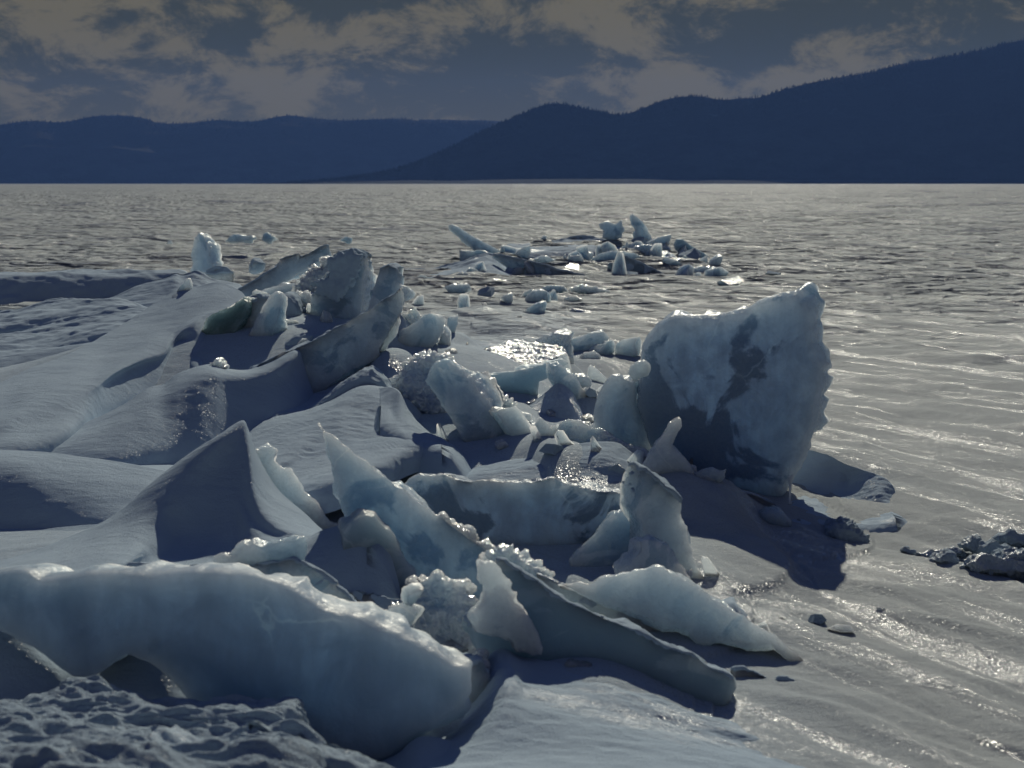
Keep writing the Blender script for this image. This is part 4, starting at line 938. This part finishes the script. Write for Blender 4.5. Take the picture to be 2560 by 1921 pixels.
far_ice('leaning square ice tip behind the longest far slab', [(560, 390), (600, 350), (645, 320), (682, 315), (686, 360), (668, 412), (610, 410)], 26.5, yaw=16, lean=8, mat=M_ICE)
far_ice('notched cubic ice block standing on top of the far pile', [(1150, 165), (1170, 158), (1210, 150), (1275, 168), (1298, 140), (1316, 138), (1318, 200), (1312, 265), (1250, 280), (1175, 270), (1185, 215), (1160, 195)], 29, yaw=-8, mat=M_ICE2)
far_ice('tall shark-fin ice spire, highest point of the far pile', [(1382, 92), (1405, 108), (1450, 140), (1490, 190), (1512, 235), (1530, 290), (1500, 305), (1405, 300), (1402, 230), (1405, 190), (1382, 130)], 28.5, yaw=12, mat=M_ICE)
far_ice('broad triangular slab right of the shark-fin spire', [(1485, 305), (1560, 262), (1620, 245), (1662, 235), (1655, 280), (1630, 330), (1580, 370), (1530, 365), (1530, 315)], 28, yaw=14, lean=6, mat=M_ICE2)
far_ice('dark slanted slab at the right shoulder of the far pile', [(1668, 310), (1690, 270), (1730, 270), (1800, 320), (1870, 360), (1940, 405), (1880, 420), (1800, 420), (1720, 405)], 27.5, yaw=-14, lean=16, mat=M_TEAL)
far_ice('lone small ice wedge at the right end of the far pile', [(1905, 465), (1940, 420), (1980, 395), (2014, 383), (2005, 430), (1980, 475)], 25.5, yaw=6, mat=M_ICE2, name='ice_shard', cat='ice shard')
far_ice('arched pale slab in the middle of the far pile', [(1070, 450), (1110, 400), (1160, 368), (1230, 350), (1330, 350), (1400, 365), (1490, 415), (1400, 440), (1250, 425), (1180, 455)], 26, yaw=0, lean=20, mat=M_ICE2)
far_ice('arrow-shaped slab with a dark underside at the near right of the far pile', [(1270, 385), (1290, 378), (1350, 390), (1450, 432), (1560, 490), (1640, 530), (1690, 560), (1600, 560), (1450, 540), (1300, 515), (1210, 470), (1215, 440), (1300, 430)], 24.8, yaw=-8, lean=20, mat=M_TEAL, crust=.02)
far_ice('rounded slab sinking into snow right of the arrow-shaped slab', [(1585, 450), (1595, 400), (1620, 388), (1690, 420), (1760, 465), (1830, 525), (1740, 520), (1650, 480)], 25.5, yaw=-10, lean=14, mat=M_ICE)
far_ice('short beam-like slab right of the longest far slab', [(880, 480), (890, 450), (1000, 458), (1130, 455), (1205, 448), (1207, 510), (1120, 520), (1000, 510)], 25.5, lean=10, mat=M_ICE2)
far_ice('crumpled ice mass beneath the shark-fin spire', [(1360, 350), (1400, 320), (1450, 308), (1530, 312), (1532, 345), (1600, 380), (1600, 420), (1500, 410), (1400, 380)], 27, lean=20, mat=M_WET, rough=1., chunk=True)
far_ice('low rubble slab at the right foot of the far pile', [(1790, 480), (1850, 460), (1960, 470), (2040, 490), (2000, 515), (1900, 525), (1830, 515)], 25, lean=40, mat=M_WET, rough=1., chunk=True)
far_ice('low dark ledge of ice left of the notched block', [(900, 285), (920, 262), (1010, 245), (1100, 250), (1150, 265), (1180, 290), (1050, 300)], 30, lean=30, mat=M_ICE, crust=.02)
for i, (lab, pts, Y) in enumerate([
    ('thin needle of ice near the centre of the far pile', [(1325, 340), (1345, 288), (1358, 288), (1352, 340)], 27),
    ('little upright ice spike before the low far ledges', [(902, 440), (908, 400), (922, 374), (935, 400), (936, 440)], 25.5),
    ('tiny ice spike at the right end of the far left ramp', [(475, 360), (483, 325), (492, 315), (505, 365)], 26.5),
    ('slanting ice sliver on the snow behind the far pile', [(735, 292), (770, 260), (792, 244), (785, 270), (765, 295)], 30),
    ('pair of small ice teeth beside the upright spike', [(935, 448), (945, 415), (965, 398), (985, 420), (1020, 402), (1045, 445)], 25.5),
    ('small pale stump left of the arched slab', [(1052, 410), (1055, 370), (1080, 362), (1120, 372), (1110, 400), (1070, 430)], 26.3),
    ('small pointed chip right of the arched slab', [(1475, 425), (1500, 390), (1525, 385), (1525, 425)], 26),
    ('low triangular chip before the dark slanted slab', [(1685, 430), (1750, 385), (1775, 400), (1780, 435)], 26),
    ('leaning flake behind the short beam-like slab', [(690, 420), (760, 385), (800, 385), (870, 435), (860, 455), (760, 440)], 26),
]):
    far_ice(lab, pts, Y, th=.15, name='ice_shard', cat='ice shard', mat=M_ICE2 if i % 2 else M_ICE)
MG = 'small ice pieces on the snow between the piles'
for lab, t, pts, Y, mt in [
    ('folded dark ice piece, upper one of the two right of centre', 'K', [(650, 700), (665, 655), (700, 630), (745, 618), (792, 628), (785, 680), (760, 712), (700, 715)], 18.5, M_ICE),
    ('folded ice piece with a bright lip, lower one of the two right of centre', 'K', [(590, 800), (640, 760), (700, 720), (755, 706), (750, 750), (762, 800), (720, 830), (640, 825)], 16.5, M_ICE),
    ('thin upright ice chip left of the upper folded piece', 'K', [(490, 668), (520, 655), (556, 648), (560, 700), (545, 728), (515, 720)], 18.3, M_ICE2),
    ('low curved ice rim left of the lower folded piece', 'K', [(335, 705), (350, 710), (370, 745), (420, 765), (400, 780), (350, 760)], 16.8, M_ICE2),
    ('wedge-shaped ice chip in the snow nearest the folded pieces', 'K', [(560, 830), (600, 795), (620, 795), (610, 840), (570, 850)], 15.8, M_ICE),
    ('tilted ice block on the snow below the far left ramp', 'K', [(240, 500), (255, 470), (290, 472), (340, 500), (395, 548), (300, 550)], 23, M_ICE),
    ('crystal-covered ice slab left of the tilted block', 'K', [(160, 530), (190, 508), (240, 503), (295, 540), (240, 565), (190, 570)], 22.5, M_WET),
    ('flat broken ice plate at the near left of the far pile', 'K', [(95, 600), (140, 582), (250, 575), (258, 610), (200, 650), (110, 640)], 20.5, M_ICE),
    ('low glinting ice shelf under the longest far slab', 'K', [(370, 570), (430, 550), (500, 560), (560, 580), (500, 595), (400, 590)], 22, M_WET),
    ('jumbled low ice rubble right of the longest far slab', 'K', [(940, 610), (1030, 590), (1130, 600), (1230, 630), (1220, 660), (1050, 640)], 20.5, M_WET),
    ('small ice ridge fragment in the middle of the open snow', 'K', [(740, 610), (800, 590), (900, 595), (910, 620), (850, 650), (780, 640)], 20.6, M_WET),
    ('low dark ice heap far out on the lake, left of centre', 'L', [(560, 155), (600, 100), (640, 82), (700, 100), (780, 95), (805, 115), (760, 150), (640, 160)], 30, M_ICE),
    ('small pointed ice piece right of the far left heap', 'L', [(885, 145), (895, 90), (925, 78), (1010, 120), (950, 140)], 30.5, M_ICE),
    ('little snow-white ice nub left of the solitary pillar', 'L', [(50, 165), (70, 140), (95, 132), (115, 160)], 27, M_ICE2),
    ('dark ice nub on the lake above the snow-capped block', 'L', [(1540, 145), (1580, 115), (1630, 110), (1645, 140), (1600, 155)], 28.5, M_ICE),
]:
    ice(lab, t, pts, Y, settle=True, bank=Y < 26, th=.2 if Y < 60 else .8, lean=14, yaw=random.uniform(-20, 20), jag=.6, amp=.02 if Y < 60 else .08, mat=mt, name='ice_piece', cat='ice piece', group=MG,
        rough=.7 if mt is M_WET else .3)

# ---- broken crust at the right edge
CG = 'broken snow-crust chunks at the right edge'
for lab, pts, Y, th, lean in [
    ('upright cube-like snow chunk at the right edge hollow', [(1675, 1560), (1700, 1510), (1770, 1438), (1832, 1475), (1838, 1560), (1840, 1620), (1740, 1600)], 6.6, .12, 10),
    ('curled snow chunk right of the cube-like one', [(1825, 1580), (1850, 1520), (1930, 1485), (1990, 1540), (2070, 1560), (2000, 1660), (1860, 1650)], 6.45, .12, 20),
    ('long flat snow plate on the far side of the right edge hollow', [(1970, 1500), (2000, 1450), (2191, 1500), (2300, 1520), (2300, 1580), (2080, 1560)], 6.9, .2, 40),
    ('broad snow block cut off by the right edge of the view', [(1990, 1680), (2005, 1600), (2191, 1585), (2300, 1590), (2300, 1760), (2050, 1740)], 6.2, .15, 14),
    ('thin snow plate leaning over the left side of the hollow', [(1260, 1590), (1400, 1575), (1560, 1552), (1700, 1548), (1712, 1575), (1600, 1610), (1400, 1625)], 6.4, .06, 50),
    ('small pyramid of snow crust at the near side of the hollow', [(1470, 1660), (1500, 1620), (1540, 1598), (1600, 1640), (1640, 1680), (1550, 1700)], 6.1, .1, 20),
    ('small round snow chunk at the left tip of the hollow', [(1150, 1580), (1180, 1552), (1230, 1560), (1275, 1595), (1200, 1600)], 6.35, .08, 20),
    ('near snow lip along the right edge hollow', [(1700, 1690), (1760, 1620), (1830, 1600), (1980, 1640), (2191, 1660), (2300, 1680), (2300, 1800), (1800, 1780)], 6.0, .12, 36),
]:
    ice(lab, 'J', pts, Y, th=th, lean=lean, yaw=random.uniform(-14, 14), chunk=th > .08, rough=1., jag=.9, amp=.012, mat=M_CRUST, name='snow_chunk', cat='snow chunk', group=CG)

def shard_mesh(name, pts, th, mt, k=.0018, seedn=0):
    r = np.random.default_rng(seedn)
    P = np.array(pts, float); c = P.mean(0); bot = P[:, 1].max()
    def layer(sc, y, jit):
        q = c + (P - c) * sc + r.normal(size=P.shape) * jit
        return np.stack([(q[:, 0] - c[0]) * k, np.full(len(P), y) + r.normal(size=len(P)) * th * .06, (bot - q[:, 1]) * k], 1)
    Ls = [layer(.93, -th * .5, 1.2), layer(1., -th * .34, 1.5), layer(.98, th * .2, 2.2), layer(.88, th * .5, 2.5)]
    V = np.concatenate(Ls); n = len(P); Fc = [tuple(range(n))]
    for a in range(3):
        for i in range(n):
            j = (i + 1) % n; Fc.append((a * n + j, a * n + i, (a + 1) * n + i, (a + 1) * n + j))
    Fc.append(tuple(range(4 * n - 1, 3 * n - 1, -1)))
    me = bpy.data.meshes.new(name); me.from_pydata([tuple(v) for v in V], [], Fc); me.update(); me.materials.append(mt)
    o = bpy.data.objects.new(name, me); COL.objects.link(o)
    return o

# ---- loose chips and splinters strewn through the pile : five made, the rest copied
protos = []
for i, (pts, th, mt) in enumerate([
    ([(0, 40), (12, 6), (40, 0), (66, 22), (58, 46), (20, 50)], .05, M_ICE), ([(0, 60), (14, 20), (30, 0), (44, 24), (40, 62)], .04, M_ICE2),
    ([(0, 30), (30, 8), (80, 0), (100, 26), (60, 40)], .05, M_WET), ([(0, 80), (6, 40), (22, 0), (40, 38), (50, 78)], .035, M_ICE2),
    ([(0, 34), (20, 4), (52, 10), (70, 34), (30, 44)], .06, M_CRUST)]):
    o_ = shard_mesh('ice_chip', pts, th, mt, .0011, i)
    protos.append(o_)
CHIPS = [  # x, y, spread x, spread y, count, scale
    (-.05, 4.75, .28, .15, 9, 1.0), (.35, 5.05, .3, .2, 7, .8), (1.0, 5.0, .3, .12, 6, .6), (.55, 6.7, .35, .2, 9, 1.2), (.0, 7.1, .4, .25, 8, 1.), (-.2, 8.0, .3, .3, 6, 1.), (.35, 7.9, .35, .2, 6, 1.),
    (.9, 6.9, .25, .15, 5, .8), (-.9, 9.0, .4, .3, 5, 1.), (-1.5, 9.9, .5, .4, 4, 1.2), (.9, 9.3, .5, .5, 8, 1.4), (1.6, 7.3, .3, .3, 5, .5), (1.3, 24.3, 1.9, 1.0, 22, 3.6), (2.4, 27.5, 1.3, 1.2, 16, 4.5), (.2, 19.5, 1.0, 1.8, 12, 2.4)]
rr = np.random.default_rng(11); first = True
for cx, cy_, sx, sy, cnt, sc_ in CHIPS:
    for i in range(cnt):
        x = cx + rr.normal() * sx * .7; y = cy_ + rr.normal() * sy * .7
        p = protos[int(rr.integers(0, 5))]
        xa, ya_ = np.array([x]), np.array([y])
        z = float(banks(xa, ya_, ground_z(xa, ya_))[0])
        c = p.copy(); COL.objects.link(c)
        k = sc_ * rr.uniform(.5, 1.6)
        c.location = (x, y, z - .012 * k); c.scale = (k, k, k * rr.uniform(.7, 1.3))
        c.rotation_euler = (rr.uniform(-.5, .5), rr.uniform(-.6, .6), rr.uniform(0, 6.3))
        tag(c, 'small loose ice chip lying on the snow among the bigger slabs', 'ice chip', 'loose ice chips on the snow')
for p in protos: bpy.data.objects.remove(p)
plates = []
for i, (pts, mt) in enumerate([
    ([(0, 120), (10, 60), (34, 12), (52, 0), (70, 30), (96, 90), (110, 130)], M_ICE2), ([(0, 90), (30, 40), (90, 8), (150, 0), (160, 26), (120, 70), (80, 110)], M_ICE),
    ([(0, 140), (4, 70), (20, 0), (44, 20), (60, 80), (66, 150)], M_ICE2), ([(0, 70), (60, 20), (130, 0), (180, 30), (170, 60), (90, 90)], M_WET)]):
    plates.append(shard_mesh('ice_plate', pts, .05, mt, .0016, 50 + i))
PL = [(.3, 8.9, .9), (.55, 8.2, .7), (.75, 8.6, .8), (.45, 7.6, .6), (.95, 7.2, .6), (.62, 6.75, .6), (-.12, 4.95, .6), (.05, 5.05, .6), (.12, 4.75, .6), (1.1, 9.8, .9), (.8, 5.45, .5), (.5, 5.15, .5), (.6, 9.3, .9), (1.3, 9.0, .7), (-.45, 7.9, .6)]
for i, (x, y, k) in enumerate(PL):
    p = plates[i % 4]; c = p.copy(); COL.objects.link(c)
    xa, ya_ = np.array([x]), np.array([y]); z = float(banks(xa, ya_, ground_z(xa, ya_))[0])
    k *= rr.uniform(.85, 1.3); c.location = (x, y, z - .05 * k); c.scale = (k, k, k)
    c.rotation_euler = (rr.uniform(-.35, .25), rr.uniform(-.75, .5), rr.uniform(-.9, .9))
    tag(c, 'thin angular ice plate stuck at a slant between the bigger blocks of the pile', 'ice plate', 'thin slanting ice plates of the pile')
for p in plates: bpy.data.objects.remove(p)

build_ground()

# ------------------------------------------------------------------ hills
def hill_material(name, col):
    m, nt = newmat(name); n = N(nt)
    pos = n('ShaderNodeNewGeometry').outputs['Position']
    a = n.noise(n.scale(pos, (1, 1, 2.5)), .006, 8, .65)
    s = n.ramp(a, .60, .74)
    zz = n.ramp(n('ShaderNodeSeparateXYZ', {0: pos}).outputs[2], 0., 330., 1., .0)  # haze gradient painted into the colour: slopes pale bluer towards the foot
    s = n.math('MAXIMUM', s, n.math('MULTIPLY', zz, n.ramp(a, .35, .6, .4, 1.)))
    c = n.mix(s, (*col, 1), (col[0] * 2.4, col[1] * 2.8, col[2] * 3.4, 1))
    b = n.bump(n.noise(pos, .05, 8, .7), 1., 14.)
    p = n('ShaderNodeBsdfPrincipled', {'Base Color': c, 'Roughness': .95, 'Normal': b})
    p.inputs['Specular IOR Level'].default_value = .1
    n('ShaderNodeOutputMaterial', {'Surface': p.outputs[0]})
    return m
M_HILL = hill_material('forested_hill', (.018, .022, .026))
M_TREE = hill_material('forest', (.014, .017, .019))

def hill(crest_px, Y, depth, nu=500, nv=60, seedz=0., rough=1.):
    u = np.array([p[0] for p in crest_px], float) * 1.1573; v = np.array([p[1] for p in crest_px], float) * 1.1573
    uu = np.linspace(u[0], u[-1], nu)
    # smooth interpolation of the traced skyline
    idx = np.interp(uu, u, np.arange(len(u)))
    P = catmull(np.stack([u, v, 0 * u], 1), idx)
    Yc = Y + depth
    cr = np.array([W(a, b, Yc) for a, b in zip(P[:, 0], P[:, 1])])
    rows = []
    for k in np.linspace(0, 1, nv):                # foot (k=0) to crest (k=1)
        dl = depth * np.clip(cr[:, 2] / cr[:, 2].max(), .05, 1)
        x = cr[:, 0] * (1 - (1 - k) * (dl / Yc)); y = Yc - dl * (1 - k)
        y = y + 60 * (1 - k) * vnoise(x / 900., np.full_like(x, 3.), seedz)
        z = -3 + (cr[:, 2] + 3) * (k ** .85)
        z = z + math.sin(math.pi * min(k, 1)) ** .8 * rough * 24 * (ridged(x / 800., k * 1.7 + 0 * x, seedz, 4) - .3) * np.clip(cr[:, 2] / 400, .1, 1.2)
        z = np.maximum(z, -3) if k < .02 else z
        rows.append(np.stack([x, y, z], 1))
    for k in (.3, 1.):
        x = cr[:, 0] * (1 + .1 * k); rows.append(np.stack([x, np.full_like(x, Yc + depth * k), cr[:, 2] * (1 - k) - 5 * k], 1))
    G = np.array(rows)
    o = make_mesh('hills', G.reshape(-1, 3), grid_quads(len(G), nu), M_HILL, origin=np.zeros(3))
    tag(o, kind='structure')
    return G, nv

left_crest = [(-900, 300), (-500, 262), (-200, 280), (-60, 275), (0, 270), (60, 262), (140, 264), (200, 252), (260, 250), (310, 256), (345, 266), (400, 267), (470, 260), (520, 263), (560, 261), (620, 250), (680, 256), (740, 260), (850, 257), (920, 262),
              (960, 261), (1010, 263), (1080, 266), (1180, 285), (1300, 320)]
right_crest = [(620, 397), (700, 391), (800, 378), (880, 358), (960, 325), (1030, 290), (1080, 266), (1120, 250), (1160, 232), (1200, 224), (1240, 230), (1290, 240), (1340, 248), (1380, 238), (1420, 222), (1460, 211), (1510, 209), (1560, 216),
               (1600, 213), (1640, 211), (1680, 198), (1740, 182), (1800, 170), (1880, 156), (1950, 138), (2010, 128), (2080, 116), (2140, 103), (2212, 86), (2400, 62), (2700, 60), (3100, 100), (3500, 200)]
mid_crest = [(860, 290), (900, 262), (950, 259), (1000, 260), (1060, 261), (1120, 268), (1200, 300)]
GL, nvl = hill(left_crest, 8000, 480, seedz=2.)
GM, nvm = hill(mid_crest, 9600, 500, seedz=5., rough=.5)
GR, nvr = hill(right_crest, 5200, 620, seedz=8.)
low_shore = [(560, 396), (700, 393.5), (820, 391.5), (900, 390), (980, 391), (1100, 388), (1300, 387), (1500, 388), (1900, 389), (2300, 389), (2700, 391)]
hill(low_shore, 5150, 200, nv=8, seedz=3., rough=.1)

# forest bristle on the hill crests
def forest(G, nv, count, hgt, seedn, label):
    r = np.random.default_rng(seedn)
    nu = G.shape[1]; V = []; Q = []
    for _ in range(count):
        ci = r.random() * (nu - 2); i = int(ci); f = ci - i
        k = nv - 1 - abs(r.normal()) * 7
        k = max(2, k); kk = int(min(k, nv - 2)); g = min(k - kk, 1)
        p = (G[kk, i] * (1 - f) + G[kk, i + 1] * f) * (1 - g) + (G[kk + 1, i] * (1 - f) + G[kk + 1, i + 1] * f) * g
        h = hgt * r.uniform(.55, 1.35); w = h * r.uniform(.16, .27); b = len(V)
        n = 5
        for (zz, ww) in ((-2, w * .12), (h * .12, w * .12), (h * .16, w), (h * .5, w * .62), (h, .05)):
            for a in range(n):
                t = a * 2 * math.pi / n
                q = r.uniform(.7, 1.25)
                V.append((p[0] + math.cos(t) * ww * q, p[1] + math.sin(t) * ww * q, p[2] + zz))
        for s in range(4):
            for a in range(n):
                Q.append((b + s * n + a, b + s * n + (a + 1) % n, b + (s + 1) * n + (a + 1) % n, b + (s + 1) * n + a))
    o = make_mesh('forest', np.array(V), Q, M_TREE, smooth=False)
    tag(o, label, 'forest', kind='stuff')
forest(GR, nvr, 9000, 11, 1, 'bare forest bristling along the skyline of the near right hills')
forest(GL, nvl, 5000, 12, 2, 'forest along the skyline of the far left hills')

# snowy clearing on the far shore
cl = []
p0 = W(2010, 456, 6560)
# ------------------------------------------------------------------ haze
def box(name, lo, hi, mat):
    v = [(x, y, z) for x in (lo[0], hi[0]) for y in (lo[1], hi[1]) for z in (lo[2], hi[2])]
    q = [(0, 1, 3, 2), (4, 6, 7, 5), (0, 4, 5, 1), (2, 3, 7, 6), (0, 2, 6, 4), (1, 5, 7, 3)]
    return make_mesh(name, np.array(v, float), q, mat, smooth=False, origin=np.zeros(3))
m, nt = newmat('air'); n = N(nt)
pv = n('ShaderNodeVolumePrincipled', {'Color': (.19, .38, 1., 1), 'Density': 4.2e-5, 'Anisotropy': .3})
n('ShaderNodeOutputMaterial', {'Volume': pv.outputs[0]})
hz = box('haze', (-16000, -300, -60), (16000, 10300, 720), m)
tag(hz, 'thin blue haze between the lake and the hills', 'haze', kind='stuff')

# ------------------------------------------------------------------ sky, sun, camera
SUN_EL, SUN_AZ = 33., 8.            # azimuth to the right of the view direction (+Y)
wd = bpy.data.worlds.new('World'); SC.world = wd; wd.use_nodes = True
nt = wd.node_tree; nt.nodes.clear(); n = N(nt)
sky = n('ShaderNodeTexSky', sky_type='NISHITA', sun_disc=False, sun_elevation=math.radians(SUN_EL), sun_rotation=math.radians(SUN_AZ),
        altitude=500, air_density=1.0, dust_density=.6, ozone_density=3.)
tc = n('ShaderNodeTexCoord').outputs['Generated']
sep = n('ShaderNodeSeparateXYZ', {0: tc})
zc = n.math('MAXIMUM', sep.outputs[2], 0.)
den = n.math('ADD', zc, .5)
cv = n('ShaderNodeCombineXYZ', {0: n.math('DIVIDE', sep.outputs[0], den), 1: n.math('DIVIDE', sep.outputs[1], den), 2: .3}).outputs[0]
c1 = n.noise(cv, 9., 10, .67, .3)
c2 = n.noise(n('ShaderNodeVectorMath', {0: cv, 1: (3.1, 1.7, 0)}, operation='ADD').outputs[0], 1.7, 3, .5)
dens = n.math('ADD', n.math('MULTIPLY', c1, .72), n.math('MULTIPLY', c2, .38))
lit = n.ramp(dens, .505, .61)
cloud = n.mix(lit, (.72, .74, .28, 1), (2.7, 2.25, .98, 1))
lowb = n.ramp(sep.outputs[2], .0, .10)
cloud = n.mix(n.math('MULTIPLY', n.math('SUBTRACT', 1., lowb), .55), cloud, (2.2, 1.85, .95, 1))
cover = n.ramp(sep.outputs[2], .16, .42, 1., .25)
tinted = n.mix(1., sky.outputs[0], (0, 0, 0, 1))
skyc = n('ShaderNodeVectorMath', {0: sky.outputs[0], 1: (.035, .225, .62)}, operation='MULTIPLY').outputs[0]
final = n.mix(cover, skyc, cloud)
bg = n('ShaderNodeBackground', {'Color': final, 'Strength': .1})
n('ShaderNodeOutputWorld', {'Surface': bg.outputs[0]})

ld = bpy.data.lights.new('sun', 'SUN'); ld.energy = 4.4; ld.angle = math.radians(.5); ld.color = (1., .945, .76)
lo = bpy.data.objects.new('sun', ld); COL.objects.link(lo)
el, az = math.radians(SUN_EL), math.radians(SUN_AZ)
sd_ = Vector((math.sin(az) * math.cos(el), math.cos(az) * math.cos(el), math.sin(el)))
lo.rotation_euler = sd_.to_track_quat('Z', 'Y').to_euler()
lo.location = (5, 20, 30)

cd = bpy.data.cameras.new('camera'); cd.lens = 50; cd.sensor_width = 36; cd.clip_end = 60000; cd.clip_start = .05
co_ = bpy.data.objects.new('camera', cd); COL.objects.link(co_)
co_.location = (0, 0, CAM_H); co_.rotation_euler = (math.radians(90) - PITCH, 0, 0)
cd.dof.use_dof = True; cd.dof.focus_distance = 9.5; cd.dof.aperture_fstop = 5.
SC.camera = co_

SC.view_settings.view_transform = 'Standard'; SC.view_settings.look = 'None'
SC.view_settings.exposure = -.92; SC.view_settings.gamma = 1.
cy = SC.cycles
cy.max_bounces = 7; cy.diffuse_bounces = 2; cy.glossy_bounces = 3; cy.transmission_bounces = 3; cy.volume_bounces = 0
cy.caustics_reflective = False; cy.caustics_refractive = False
cy.use_denoising = True
